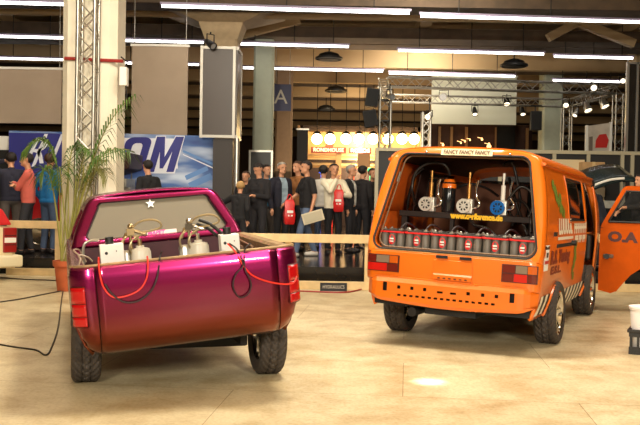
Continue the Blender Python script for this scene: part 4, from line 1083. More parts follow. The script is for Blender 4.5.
text_obj('banner_lettering', '/ /', .95, lambda u, v: (BX(45) + u, -.008, BZ(33, 152) + v), BWH, o, bold=.02, shear=.3, fit_w=.70)
b = MB()
for (x0, y0, x1, y1, wd) in ((183, 151, 215, 165, .05), (186, 178, 208, 168, .10), (190, 186, 212, 176, .14)):
    p0, p1 = Vector((BX(x0), 0, BZ(x0, y0))), Vector((BX(x1), 0, BZ(x1, y1))); nrm = Vector((-(p1 - p0).z, 0, (p1 - p0).x)).normalized() * wd / 2
    b.add([p + Vector((0, -.004, 0)) for p in (p0 - nrm, p1 - nrm, p1 + nrm, p0 + nrm)], [(0, 1, 2, 3)])
b.build('printed_streak', SKYB, o)
b = MB(); p0, p1 = Vector((BX(183), 0, BZ(183, 154))), Vector((BX(215), 0, BZ(215, 168))); b.add([p0 + Vector((0, -.006, -.02)), p1 + Vector((0, -.006, -.03)), p1 + Vector((0, -.006, .0)), p0 + Vector((0, -.006, .0))], [(0, 1, 2, 3)]); b.build('printed_highlight', BWH, o)
# white fascia over dark display behind the men at the far edge
a, c = at(-30, 131, 18.9), at(10, 150, 18.9)
o = empty('display_booth', (a.x, 18.9, .28), 0, 'dark booth wall with a white fascia at the frame edge behind the man in navy', 'booth')
b = MB(); b.bb((0, 0, 0), (c.x - a.x - .02, .3, c.z - .28)); b.build('wall', MATTE, o)
b = MB(); b.bb((0, -.03, c.z - .28), (c.x - a.x - .02, .3, a.z - .28 - .1)); b.build('fascia', WHITE, o)
# ============================================================ dark display tower with a framed light box
bx0, bx1 = at(200, 90, 18).x, at(235.5, 90, 18).x; zt2, zb2 = at(218, 46, 18).z, at(218, 138, 18).z
o = empty('display_tower', (bx0, 18, .28), 0, 'dark display tower with aluminium framed panels between the blue banner and the visitors', 'display tower')
def tw(lo, hi, name, m, bev=.0): b = MB(); b.bb(lo, hi); return b.build(name, m, o, bevel=bev)
wd = bx1 - bx0; zz0, zz1 = zb2 - .28, zt2 - .28
BRN = M('brown_film', (58, 45, 36), .35, var=.15, vscale=1)
tw((.06, .0, zz0 + .06), (wd - .06, .03, zz1 - .06), 'front_panel', BRN)
tw((wd + .0, .06, zz0 + .06), (wd + .03, .9, zz1 - .06), 'side_panel', BRN)
b = MB()
for x in (.03, wd - .03): b.bb((x - .028, -.02, zz0), (x + .028, .05, zz1))
for z in (zz0 + .035, zz1 - .035): b.bb((.058, -.02, z - .028), (wd - .058, .05, z + .028))
b.bb((wd - .0, .86, zz0), (wd + .05, .93, zz1)); b.bb((wd + .0, .05, zz1 - .07), (wd + .05, .86, zz1)); b.bb((wd + .0, .05, zz0), (wd + .05, .86, zz0 + .07)); b.build('frame', M('frame_alu', (170, 166, 156), .4, .5), o)
tw((.28, .06, 0), (wd - .05, .9, zz0 - .002), 'lower_cabinet', M('tower_dark', (44, 36, 32), .5))
px_ = at(236.5, 180, 18).x - bx0
b = MB(); b.cyl((px_, -.02, 0), (px_, -.02, zz0), .055, n=14); b.build('corner_post', ALU, o, smooth=True)
rig_spot(213, 46, 17.85, 'black spotlight clipped on the top of the dark display tower', aim=(.6, -.6, -.5), lit=False, r=.08)
# framed dark poster board under the pale green column
def framed_board(px0, px1, pyt, Y, zb, face, fr, lab, name='poster_board', cat='poster board', depth=.06, fw=.05):
    a, c = at(px0, pyt, Y), at(px1, pyt, Y); o = empty(name, (a.x, Y, zb), 0, lab, cat); W, H = c.x - a.x, a.z - zb
    b = MB(); b.bb((fw, .0, fw), (W - fw, depth * .7, H - fw)); b.build('face', face, o)
    b = MB()
    for x in (0, W - fw): b.bb((x, -.02, 0), (x + fw, depth, H))
    for z in (0, H - fw): b.bb((fw, -.02, z), (W - fw, depth, z + fw))
    b.build('frame', fr, o); return o, W, H
framed_board(249, 273, 150, 22.5, .28, M('dark_poster', (40, 40, 36), .4), STEEL, 'tall dark poster board in a steel frame in front of the pale green column')
# sign with the letter A
a, c = at(274, 84, 26.5), at(291, 111, 26.5)
o = empty('hanging_sign', ((a.x + c.x) / 2, 26.5, c.z), 0, 'dark blue hanging sign with a white capital letter on the tan column', 'sign')
W, H = c.x - a.x, a.z - c.z
b = MB(); b.bb((-W / 2, 0, 0), (W / 2, .08, H)); b.build('board', M('sign_navy', (22, 26, 62), .5), o, bevel=.01)
text_obj('sign_lettering', 'A', .62, lambda u, v: (u - .05, -.006, H / 2 + v), M('letter_grey', (150, 146, 134), .5), o, bold=.0)
b = MB()
for x in (-W * .4, W * .4): b.cyl((x, .04, H), (x, .04, 6.3 - c.z), .012, n=6)
b.build('rod', STEEL, o)
# ============================================================ bright stand in the distance
GLOW = M('lamp_glow', (255, 235, 190), .4, emit=(255, 216, 150), estr=30.0)
sx0, sx1 = at(300, 150, 33).x, at(420, 150, 33).x
o = empty('exhibition_stand', (sx0, 33, .28), 0, 'brightly lit exhibition stand with red name signs behind the visitors', 'exhibition stand')
W = sx1 - sx0; Zs = lambda py: at(340, py, 33).z - .28
def st(lo, hi, name, m, par=None): b = MB(); b.bb(lo, hi); return b.build(name, m, par or o)
area('stand_wall_fill', (sx0 + W / 2, 33.12, Zs(134) + .28), (sx0 + W / 2, 33.6, Zs(143) + .28), .15, 200, (1, .82, .55), sizey=W)  # added fill hidden behind the name signs, brightens the stand's back wall
st((0, .6, 0), (W, .75, Zs(130)), 'back_wall', M('stand_back_warm', (206, 170, 116), .7, var=.2, vscale=1.5))
st((0, -.1, Zs(131)), (W, .6, Zs(126)), 'canopy', M('stand_dark', (52, 36, 26), .7))
st((-.1, -.1, 0), (.1, .6, Zs(126)), 'side_post', M('stand_tan', (166, 128, 84), .6)); st((W - .1, -.1, 0), (W + .1, .6, Zs(126)), 'side_post', MATS['stand_tan'])
xm = at(338.5, 160, 33).x - sx0
st((xm - .11, -.12, 0), (xm + .11, .02, Zs(149)), 'centre_post', MATS['stand_tan'])
for py in (154.5, 158.5, 164): st((.12, -.02, Zs(py + 1.2)), (W - .12, .10, Zs(py)), 'shelf_bar', M('shelf_warm', (226, 190, 132), .5))
st((.12, -.06, Zs(163)), (W - .12, .02, Zs(160)), 'counter_edge', M('stand_dark', (52, 36, 26), .7))
st((.12, .0, 0), (W - .12, .5, Zs(168)), 'counter', M('stand_counter', (70, 48, 34), .6))
for p0, p1, t in ((311, 346, 'RONDHOUSE'), (349, 371, 'ROADS')):
    x0, x1 = at(p0, 150, 33).x - sx0, at(p1, 150, 33).x - sx0
    sg = st((x0, -.16, Zs(153.5)), (x1, -.10, Zs(147.5)), 'name_sign', M('sign_dark_red', (112, 24, 18), .5))
    text_obj('sign_lettering', t, .20, lambda u, v: ((x0 + x1) / 2 + u, -.166, Zs(150.5) + v), WHITE, sg, bold=.004, fit_w=(x1 - x0) * .86)
b = MB(); b.prism([(.0, 0), (.30, .0), (.34, .10), (.24, .20), (.06, .16)], lambda u, v, t: (at(325, 147, 33).x - sx0 + u, -.13 + t, Zs(147.4) + v), 0, .05); b.build('logo_plate', M('logo_red', (186, 36, 26), .5), o)
for i, px in enumerate((317, 330, 346, 359, 373, 388, 402, 414)):
    x = at(px, 140, 33).x; zc = at(px, 139, 33).z
    x = at(px, 140, 32.55).x; zc = at(px, 139, 32.55).z
    l = empty('pendant_lamp', (x, 32.55, zc), 0, ['first', 'second', 'third', 'fourth', 'fifth', 'sixth', 'seventh', 'eighth'][i] + ' glowing lamp of the bright stand counted from the dark banner', 'lamp', 'glowing lamps over the bright stand')
    b = MB(); b.sphere((0, 0, 0), (.20, .18, .20), 16, 10); b.build('globe', GLOW, l, smooth=True)
    b = MB(); b.lathe([(.03, .30), (.10, .27), (.16, .22), (.17, .19)], n=18); b.cyl((0, 0, .29), (0, 0, 6.28 - zc), .014, n=8); b.build('shade', MATTE, l, smooth=True)
x0, x1 = at(297, 140, 31).x, at(308, 140, 31).x; z0, z1 = .28, at(300, 130, 31).z
o = empty('banner', (x0, 31, .28), 0, 'narrow black upright banner before the bright stand beside the tan column', 'banner')
b = MB(); b.bb((0, 0, 0), (x1 - x0, .05, z1 - .28)); b.build('sheet', MATTE, o); b = MB(); b.bb((-.03, -.02, z1 - .28), (x1 - x0 + .03, .08, z1 - .22)); b.build('top_bar', STEEL, o)
a, c = at(358, 153, 30), at(370, 167, 30)
o = empty('hanging_box', ((a.x + c.x) / 2, 30, c.z), 0, 'tan square box hanging over the visitors before the bright stand', 'hanging box')
b = MB(); b.bb((-(c.x - a.x) / 2, 0, 0), ((c.x - a.x) / 2, .3, a.z - c.z)); b.build('box', M('box_tan', (150, 112, 72), .6), o, bevel=.02)
b = MB(); b.cyl((0, .15, a.z - c.z), (0, .15, 6.3 - c.z), .012, n=6); b.build('cord', MATTE, o)
for px, py, colr, nm in ((321, 171, (70, 110, 255), 'blue'), (333, 168, (255, 60, 40), 'red'), (354, 169, (255, 80, 30), 'orange'), (370, 170, (60, 230, 140), 'green')):
    c = at(px, py, 31.5); o = tag(MB().sphere((0, 0, 0), .09, 12, 8).cyl((0, 0, -.05), (0, 0, -(c.z - .28)), .012, n=6).build('signal_lamp', [M('signal_' + nm, colr, .4, emit=colr, estr=2.2)], smooth=True, loc=c), 'small glowing %s lamp on a stalk at the bright stand' % nm, 'lamp')
# dark booth under the white screen with a few warm lamps
x0, x1 = at(430, 140, 34).x, at(534, 140, 34).x
o = empty('exhibition_stand', (x0, 34, .28), 0, 'dim brown exhibition stand below the white screen above the van roof', 'exhibition stand')
b = MB(); b.bb((0, .3, 0), (x1 - x0, .5, at(480, 124, 34).z - .28)); b.build('back_wall', M('dim_brown', (78, 48, 32), .7, var=.3, vscale=2), o)
b = MB()
for px in (440, 452, 467, 497, 512, 528): x = at(px, 140, 34).x - x0; b.bb((x - .05, .1, 0), (x + .05, .2, at(480, 127, 34).z - .28))
b.build('upright', M('stand_tan', (166, 128, 84), .6), o)
b = MB(); b.bb((at(497, 140, 34).x - x0, .0, 0), (at(515, 140, 34).x - x0, .09, at(480, 126, 34).z - .28)); b.build('dark_panel', MATTE, o)
for i, (px, py, r) in enumerate(((461, 143, .035), (465, 141.5, .035), (470, 140, .035), (482, 139.5, .045), (489, 146.5, .09), (443, 145, .05))):
    c = at(px, py, 33.4); tag(MB().sphere((0, 0, 0), r, 12, 8).cyl((0, 0, .0), (0, .0, r * 1.6), r * .4, n=8).cyl((0, 0, r), (0, .95, r + .1), .012, n=6).build('warm_lamp', M('warm_glow', (255, 220, 170), .4, emit=(255, 190, 120), estr=3.0), smooth=True, loc=c), ['tiny warm lamp lowest of the slanting three at the dim stand', 'tiny warm lamp middle of the slanting three at the dim stand', 'tiny warm lamp highest of the slanting three at the dim stand', 'orange warm lamp alone at the dim stand', 'brightest warm lamp close above the van sign plate', 'warm lamp at the end of the dim stand by the bright truss tower'][i], 'lamp', 'warm lamps of the dim stand')
# poster with the red car
a, c = at(587, 126, 23.2), at(611, 122, 23.2)
o = empty('poster_board', (a.x, 23.2, .28), 0, 'tall silver poster board with a red car picture under the side truss', 'poster board')
W = c.x - a.x; H = a.z - .28
q = lambda u, v, t: (u, t, v + .10 * u / W)
b = MB(); b.prism([(0, 0), (W, 0), (W, H), (0, H)], q, 0, .06); b.build('board', M('poster_silver', (206, 196, 180), .35, .3, var=.2, vscale=4), o)
b = MB(); b.prism([(W * .36, H - .62), (W * .84, H - .66), (W * .92, H - .46), (W * .80, H - .28), (W * .52, H - .28), (W * .38, H - .42)], q, -.012, -.0); b.build('red_picture', M('poster_red', (186, 32, 26), .4), o)
b = MB(); b.prism([(W * .1, H - .30), (W * .25, H - .30), (W * .25, H - .7), (W * .1, H - .7)], q, -.008, .0); b.prism([(W * .5, H - .85), (W * .75, H - .85), (W * .75, H - 1.0), (W * .5, H - 1.0)], q, -.008, .0); b.build('small_print', M('print_grey', (110, 96, 84), .5), o)
b = MB()
for x in (0, W): b.prism([(x - .03, 0), (x + .03, 0), (x + .03, H + .02), (x - .03, H + .02)], q, -.02, .07)
b.build('frame', WHITE, o)
# dark framed panel at the frame edge
a, c = at(627, 64, 22.5), at(662, 52, 22.5)
o = empty('framed_panel', (a.x, 22.5, .28), 0, 'tall dark framed panel at the frame edge above the display wall', 'framed panel')
W, H = c.x - a.x, a.z - .28
b = MB(); b.bb((.06, .0, 0), (W, .04, H)); b.build('sheet', M('dark_glossy_sheet', (46, 42, 38), .2, var=.3, vscale=1), o)
b = MB(); b.bb((0, -.03, 0), (.06, .08, H + .05)); b.bb((.26, -.03, 0), (.31, .05, H + .05)); b.bb((.06, -.03, H), (W, .08, H + .05)); b.build('frame', ALU, o)
# ============================================================ long display wall behind the van
wx0, wx1 = at(377, 150, 17.4).x, at(680, 155, 17.4).x
zt3 = at(385, 147.5, 17.4).z
o = empty('display_wall', (wx0, 17.4, .28), 0, 'long black display wall with pale posts standing behind the orange van', 'display wall')
W, H = wx1 - wx0, zt3 - .28
POST = M('pale_post', (176, 168, 142), .5, .2)
pos = [0] + [at(px, 165, 17.4).x - wx0 for px in (416, 455, 500, 554, 588, 622, 632, 662)] + [W]
for i, (p, q_) in enumerate(zip(pos, pos[1:])):
    b = MB(); b.bb((p + .035, .01, 0), (q_ - .035, .05, H - .07)); b.build('panel', M('display_black', (20, 19, 18), .5), o)
for p in pos:
    b = MB(); b.bb((p - .035, -.03, 0), (p + .035, .08, H)); b.build('post', POST, o)
b = MB(); b.bb((0, -.04, H - .07), (W, .09, H)); b.build('top_rail', POST, o)
b = MB(); b.prism([(0, 0), (.34, 0), (.34, .46), (0, .46)], lambda u, v, t: (.22 + u, .0 + t, H - 1.0 + v), -.0, .009); b.build('picture', M('grey_picture', (120, 124, 120), .4, var=.4, vscale=5), o)
# stacked cartons beside the van nose
CARD = M('tan_carton', (178, 142, 96), .7, var=.12); CARD2 = M('pale_carton', (206, 186, 146), .7)
zc = .28
cxs = at(590, 200, 17.0).x
for i, (h, wd, m, lb) in enumerate(((.55, .50, CARD2, 'pale carton at the bottom of the stack beside the van nose'), (.45, .52, CARD, 'tan carton second from the bottom of the stack beside the van nose'), (.22, .46, CARD2, 'flat pale carton in the middle of the stack beside the van nose'), (.18, .48, M('white_carton', (220, 210, 186), .7), 'white flat carton near the top of the stack beside the van nose'), (.50, .44, CARD, 'big tan carton on top of the stack beside the van nose'))):
    o = empty('carton', (cxs, 17.02, zc), rnd.uniform(-.06, .06), lb, 'carton', 'cartons stacked beside the van nose'); zc += h
    b = MB(); b.bb((-wd / 2, -.2, 0), (wd / 2, .2, h)); b.build('box', m, o, bevel=.008)
    b = MB(); b.bb((-.03, -.203, .0), (.03, .203, h + .002)); b.build('tape', M('carton_tape', (196, 168, 118), .4), o)
b = MB(); xx = at(570, 170, 17.0).x; b.bb((-.35, 0, 0), (.3, .05, 1.95)); tag(b.build('leaning_panel', CARD2, loc=(xx, 17.05, .28)), 'pale board standing on edge against the display wall behind the van window', 'board')
# ============================================================ small things on the floor
# white tub in a black crate at the frame edge
cb = at(638, 359, 7.75); ox, oy = 2.925, 7.82
o = empty('plastic_crate', (3.19, 8.13, 0), -.45, 'black slotted plastic crate on the floor at the frame edge', 'crate')
b = MB(); Wc, Dc, Hc = .42, .32, .235
b.bb((-Wc / 2, -Dc / 2, .0), (Wc / 2, Dc / 2, .02))
for s in (-1, 1):
    for z0, z1 in ((.02, .07), (.165, Hc)): b.bb((-Wc / 2, s * (Dc / 2 - .012) - .008, z0), (Wc / 2, s * (Dc / 2 - .012) + .008, z1)); b.bb((s * (Wc / 2 - .012) - .008, -Dc / 2 + .02, z0), (s * (Wc / 2 - .012) + .008, Dc / 2 - .02, z1))
    for i in range(7): x = -Wc / 2 + .02 + i * (Wc - .04) / 6; b.bb((x - .012, s * (Dc / 2 - .012) - .006, .07), (x + .012, s * (Dc / 2 - .012) + .006, .165))
    for i in range(5): y = -Dc / 2 + .02 + i * (Dc - .04) / 4; b.bb((s * (Wc / 2 - .012) - .006, y - .012, .07), (s * (Wc / 2 - .012) + .006, y + .012, .165))
b.build('basket', BLACK, o)
b = MB()
for s in (-1, 1): b.bb((-Wc / 2 - .015, s * Dc / 2 - .015, Hc - .03), (Wc / 2 + .015, s * Dc / 2 + .015, Hc)); b.bb((s * Wc / 2 - .015, -Dc / 2, Hc - .03), (s * Wc / 2 + .015, Dc / 2, Hc))
b.build('rim', BLACK, o, bevel=.006)
b = MB(); b.bb((-.05, -.178, .10), (.05, -.172, .15)); b.build('label_plate', M('crate_badge', (150, 96, 50), .5), o)
o = empty('bucket', (3.115, 8.15, .021), 0, 'white plastic tub standing in the black crate', 'bucket')
b = MB(); b.lathe([(0, .0), (.115, .0), (.12, .01), (.142, .39), (.150, .395), (.150, .415), (.138, .415), (.115, .02), (0, .02)], n=36); b.build('tub', M('tub_white', (240, 238, 236), .45), o, smooth=True)
b = MB(); b.lathe([(.150, .405), (.155, .41), (.155, .425), (.0, .427)], n=36); b.build('lid', M('tub_white', (240, 238, 236), .45), o, smooth=True)
# dark name plate on the floor before the fence
a = at(320, 291, 12.95); c = at(347, 291, 12.95)
o = empty('name_plate', (a.x, 12.95, 0), 0, 'small black name plate leaning on the floor rail between the vehicles', 'sign'); W = c.x - a.x
b = MB(); b.prism([(0, 0), (W, 0), (W, .12), (0, .12)], lambda u, v, t: (u, v * .45 + t, v), 0, .02); b.build('plate', MATTE, o)
text_obj('plate_lettering', 'HYDRAULICS', .07, lambda u, v: (W / 2 + u, (.06 + v) * .45 - .004, .06 + v), M('plate_ink', (170, 160, 140), .5), o, fit_w=W * .8)
# loose cables lying on the floor
def floor_cable(pts, r, m, lab, z=None):
    P = []
    for x, y in pts:
        d = pix_dir(x, y); t = -(CAMH - r) / d.z; P.append(Vector((0, 0, CAMH)) + d * t)
    b = MB(); b.tube(spline(P, 8), r, 6); return tag(b.build('floor_cable', m, smooth=True), lab, 'cable')
DKC = M('dark_cable', (52, 42, 32), .5)
floor_cable([(-8, 343), (15, 347), (36, 350), (46, 355), (52, 346), (58, 328), (61, 305), (63, 291)], .008, DKC, 'thin dark cable curving across the floor behind the pickup to the pot')
floor_cable([(-8, 303), (20, 299), (45, 294), (66, 290)], .009, DKC, 'dark cable running straight over the floor to the cream column')
floor_cable([(-8, 277), (20, 279), (45, 280), (64, 281)], .009, DKC, 'farthest dark cable on the floor below the left fence rail')
floor_cable([(284, 291), (300, 291), (325, 292), (348, 292), (366, 288)], .012, M('red_floor_cable', (150, 40, 34), .5), 'red cable on the floor before the name plate')
# red strap round the column and its junction box
xl, xr = at(61, 58, 13.1).x, at(121, 60, 13.1).x
zl, zr = at(62, 58, 13.1).z, at(121, 61, 13.1).z
b = MB(); b.tube([(xl + .05, 13.118, zl), ((xl + xr) / 2, 13.118, (zl + zr) / 2), (xr + .03, 13.118, zr)], .026, 8)
tag(b.build('red_strap', M('strap_red', (150, 34, 26), .6), smooth=True), 'thin red strap running round the top of the cream column', 'strap')
c = at(124.5, 77, 13.1)
o = empty('junction_box', (c.x, 13.05, c.z - .14), 0, 'white junction box fixed high on the cream column edge', 'junction box')
b = MB(); b.bb((-.055, -.06, 0), (.055, .095, .28)); b.build('case', WHITE, o, bevel=.01); b = MB(); b.tube([(.02, 0, .28), (.05, .0, .36), (-.05, .03, .44)], .012, 6); b.build('lead', BLACK, o, smooth=True); b = MB(); b.tube([(.03, 0, .0), (.05, 0, -.12), (.02, .03, -.3)], .010, 6); b.build('lead', BLACK, o, smooth=True)
# ============================================================ cream classic car corner at the frame edge
CRM = M('cream_car_paint', (232, 214, 170), .35, coat=.4)
th = .70; cxw = at(16, 262, 13.9).x
o = empty('car', (cxw - .955 * math.cos(th), 13.9 - .955 * math.sin(th), 0), th, 'cream low car whose rear corner with a red lamp enters the frame edge', 'car')
cs_ = [(.92, .19), (.955, .36), (.965, .55), (.955, .76), (.90, .85), (.60, .89), (.0, .91)]
full = cs_ + [(-x, z) for x, z in reversed(cs_[:-1])]
rows = [[(x * k_, y, .19 + (z - .19) * kz) for x, z in full] for y, k_, kz in ((.0, .93, .95), (.04, .97, .98), (.12, 1, 1), (.9, 1, 1.02), (1.6, 1, 1.03), (2.6, 1, 1.0), (3.1, .97, .92), (3.2, .9, .85))]
b = MB(); b.grid(rows); b.add(rows[0], [tuple(range(len(rows[0])))]); b.add(rows[-1], [tuple(range(len(rows[-1])))]); b.build('body', CRM, o, smooth=True)
cab = [[(x * k_, y, z) for x in (-1, -.9, 0, .9, 1)] for y, k_, z in ((.75, .86, .88), (1.1, .72, 1.28), (2.0, .70, 1.30), (2.5, .84, .90))]
b = MB(); b.grid(cab); b.build('cabin', CRM, o, smooth=True, solid=.03)
b = MB(); b.bb((-1.03, -.12, .21), (1.03, .0, .40)); b.bb((.94, .0, .21), (1.03, .45, .40)); b.build('bumper', M('cream_bumper', (238, 226, 190), .4), o, bevel=.03)
for s in (1, -1):
    b = MB(); b.bb((s * .74, -.03, .44), (s * .955, .10, .84)); lm = b.build('tail_light', M('lamp_red_car', (150, 22, 20), .3), o, bevel=.015)
    b = MB(); b.bb((s * .755, -.04, .60), (s * .94, -.025, .68)); b.build('reverse_lens', WHITE, lm); b = MB(); b.bb((s * .755, -.04, .71), (s * .94, -.025, .72)); b.bb((s * .755, -.04, .56), (s * .94, -.025, .57)); b.build('lens_divider', MATTE, lm)
b = MB(); b.prism([(.50, .88), (.90, .88), (.74, 1.14), (.55, 1.20)], lambda u, v, t: (u, .02 + t, v), 0, .5); b.build('red_cover', M('red_cloth', (206, 26, 30), .7), o, bevel=.03)
for x in (-.76, .76):
    for y in (.62, 2.6):
        b = MB(); b.lathe([(.15, -.09), (.25, -.10), (.28, -.07), (.28, .07), (.25, .10), (.15, .09), (0, .06)], c=(x, y, .28), axis=(1 if x > 0 else -1, 0, 0), n=32); b.build('wheel', RUBBER, o, smooth=True)
# ============================================================ red show car behind the column with its bonnet up
o = empty('car', (at(62, 200, 17.1).x, 16.55, .28), 0, 'red show car with open dark bonnet, mostly hidden by the column and palm', 'car')
RCP = M('red_car_paint', (186, 24, 34), .3, coat=.5)
L0, L1 = at(18, 200, 17).x - at(62, 200, 17.1).x, at(139, 200, 17).x - at(62, 200, 17.1).x
prof_ = [(L0, .35), (L0 - .05, .6), (L0 + .05, .95), (L0 + .25, 1.02), (L0 + .55, 1.45), (L0 + 1.2, 1.48), (L0 + 1.6, 1.05), (L1 - .15, .98), (L1 + .02, .80), (L1 + .05, .5), (L1, .32)]
b = MB(); b.grid([[(u * 1.0, y, v if not (e and v > 1.1) else v - .04) for u, v in prof_] for y, e in ((0, 1), (.06, 0), (1.40, 0), (1.46, 1))]); b.add([(u, 0, v) for u, v in prof_], [tuple(range(len(prof_)))]); b.add([(u, 1.46, v) for u, v in prof_], [tuple(range(len(prof_)))]); b.build('body', RCP, o, smooth=True, ang=35)
b = MB(); b.prism([(L0 + .6, 1.08), (L0 + 1.45, 1.08), (L0 + 1.15, 1.40), (L0 + .62, 1.40)], lambda u, v, t: (u, t, v), -.006, .004); b.build('side_window', VGL, o)
b = MB(); b.prism([(L1 - .75, 1.42), (L1 - .12, 1.62), (L1 - .10, 1.92), (L1 - .62, 2.0), (L1 - .80, 1.80)], lambda u, v, t: (u, .08 + t, v), 0, 1.2); b.build('bonnet', M('dark_maroon', (52, 14, 20), .5), o, bevel=.02)
b = MB(); b.cyl((L1 - .3, .2, .95), (L1 - .3, .2, 1.58), .015); b.cyl((L1 - .3, 1.1, .95), (L1 - .3, 1.1, 1.58), .015); b.bb((L1 - .7, .1, .95), (L1 - .1, 1.3, 1.25)); b.bb((L1 - .62, .0, 1.25), (L1 - .15, .8, 1.42)); b.build('engine', M('engine_grey', (168, 166, 156), .4, .4, var=.3), o, bevel=.02)
for x in (L0 + .6, L1 - .55):
    for y, s in ((.02, -1), (1.44, 1)):
        b = MB(); b.lathe([(.2, -.10), (.30, -.10), (.32, -.07), (.32, .05), (.30, .08), (.2, .08)], c=(x, y, .32), axis=(0, s, 0), n=32); wq = b.build('wheel', RUBBER, o, smooth=True)
        b = MB(); b.lathe([(.21, .06), (.19, .04), (.05, .06), (0, .06)], c=(x, y, .32), axis=(0, s, 0), n=24); b.build('rim', CHROME, wq, smooth=True)
# dark car with open bonnet behind the orange door
o = empty('car', (at(612, 200, 15.2).x, 14.95, .28), 0, 'dark car with shining raised bonnet behind the open orange door', 'car')
DCP = M('dark_car_paint', (16, 22, 26), .15, coat=.6)
prof_ = [(-.85, .35), (-.9, .7), (-.8, .98), (-.2, 1.02), (1.2, 1.05), (2.2, 1.5), (3.4, 1.5), (3.9, 1.0), (4.0, .4)]
b = MB(); b.grid([[(u, y, v) for u, v in prof_] for y in (0, .05, 1.5, 1.55)]); b.add([(u, 0, v) for u, v in prof_], [tuple(range(len(prof_)))]); b.add([(u, 1.55, v) for u, v in prof_], [tuple(range(len(prof_)))]); b.build('body', DCP, o, smooth=True, ang=35)
b = MB(); rows = []
for t in arange(0, 1, 8): rows.append([(-.50 + .95 * t, .25 + 1.0 * v, 1.30 + .24 * math.sin(t * PI * .6) + .30 * v) for v in arange(0, 1, 4)])
b.grid(rows); b.build('bonnet', M('teal_dark_paint', (20, 44, 50), .12, coat=.8), o, smooth=True, solid=.05)
b = MB(); b.tube(spline([(-.50, .24, 1.31), (-.3, .23, 1.43), (-.05, .22, 1.52), (.2, .23, 1.55)], 6), .022, 8); b.build('bonnet_glint', WHITE, o, smooth=True)  # glint on the raised bonnet, put in as a white tube
b = MB(); b.cyl((-.3, .5, 1.0), (-.3, .5, 1.45), .02); b.cyl((.3, .5, 1.0), (.3, .5, 1.55), .02); b.bb((-.6, .3, .98), (.5, 1.3, 1.15)); b.build('engine', M('engine_grey', (168, 166, 156), .4, .4, var=.3), o)
for x in (-.2, 2.9):
    for y, s in ((.02, -1), (1.53, 1)):
        b = MB(); b.lathe([(.2, -.10), (.30, -.10), (.32, -.07), (.32, .05), (.30, .08), (.2, .08), (0, .05)], c=(x, y, .32), axis=(0, s, 0), n=32); b.build('wheel', RUBBER, o, smooth=True)
# ============================================================ potted palm
o = empty('potted_palm', (at(66, 280, 12.45).x, 12.45, 0), 0, 'tall feathery palm in a terracotta pot before the cream column', 'palm')
b = MB(); b.lathe([(0, 0), (.12, 0), (.125, .01), (.165, .36), (.185, .36), (.19, .44), (.165, .44), (.15, .36), (0, .36)], n=32); b.build('pot', M('terracotta', (186, 92, 50), .75, var=.15), o, smooth=True)
b = MB(); b.lathe([(0, .37), (.155, .365)], n=24); b.build('soil', M('soil', (58, 40, 28), .9, bump=.5), o)
LEAF, STEM = M('palm_leaf', (74, 104, 34), .5, var=.3, vscale=3), M('palm_stem', (142, 138, 66), .55, var=.2)
LEAF2 = M('palm_leaf_dry', (132, 130, 70), .55, var=.3, vscale=3)
rp = random.Random(3)
def frond(base, mid, tip, droop, n=22, lw=.017, ll=.30, m=LEAF, start=.45):
    pts = bez(base, Vector(base).lerp(Vector(mid), .6), mid, tip, 26)
    b = MB(); b.tube(pts, [.016 * (1 - .75 * i / 26) for i in range(27)], 6); s_ = b.build('stem', STEM, o, smooth=True)
    b = MB()
    for i in range(n):
        t = start + (1 - start) * i / (n - 1); f = t * 26; k_ = min(25, int(f)); p = pts[k_].lerp(pts[k_ + 1], f - k_); d = (pts[k_ + 1] - pts[k_]).normalized()
        sd = d.cross(Vector((0, 0, 1)))
        if sd.length < .1: sd = Vector((1, 0, 0))
        sd.normalize(); L = ll * (.45 + .8 * math.sin(PI * (i + 1.5) / (n + 2))) * rp.uniform(.85, 1.1)
        for s in (-1, 1):
            dirn = (d * .75 + sd * s * .75 + Vector((0, 0, -.15 + rp.uniform(-.12, .12)))).normalized()
            q1 = p + dirn * L * .5; q2 = p + dirn * L * .95 + Vector((0, 0, -droop * L))
            nrm = dirn.cross(Vector((0, 0, 1)))
            if nrm.length < .1: nrm = Vector((1, 0, 0))
            nrm = (nrm.normalized() + Vector((0, 0, rp.uniform(-.6, .6)))).normalized() * lw
            b.add([p - nrm * .4, p + nrm * .4, q1 + nrm, q1 - nrm, q2], [(0, 1, 2, 3), (3, 2, 4)])
    b.build('leaflets', m, s_)
P0 = Vector(o.location)
def W2(px, py, Y): return at(px, py, Y) - P0
for (mx, my, my_d, tx, ty, td, dr, n, ll, m) in (
    (100, 118, 12.4, 134, 96, 12.2, .75, 20, .30, LEAF), (92, 140, 12.3, 128, 150, 12.1, .7, 22, .34, LEAF), (82, 140, 12.5, 92, 150, 12.3, .5, 18, .28, LEAF),
    (60, 118, 12.4, 26, 148, 12.2, .6, 24, .34, LEAF), (56, 140, 12.3, 62, 182, 12.1, .5, 22, .30, LEAF), 
    (96, 150, 12.5, 108, 176, 12.3, .6, 20, .28, LEAF2), (70, 130, 12.7, 78, 150, 12.65, .5, 18, .26, LEAF),
    (84, 160, 12.5, 104, 160, 12.4, .6, 18, .26, LEAF2), (50, 150, 12.2, 40, 176, 12.1, .5, 20, .26, LEAF)):
    bx_ = Vector((rp.uniform(-.07, .07), rp.uniform(-.05, .05), .36))
    frond(bx_, W2(mx, my, my_d), W2(tx, ty, td), dr, n, .012, ll, m)
for px, py in ((68, 160), (84, 165), (92, 190), (76, 175), (100, 195)):
    b = MB(); b.tube(bez((rp.uniform(-.08, .08), 0, .36), (rp.uniform(-.08, .08), 0, 1.0), W2(px, py + 20, 12.4), W2(px, py, 12.4), 12), .011, 6); b.build('stem', STEM, o, smooth=True)
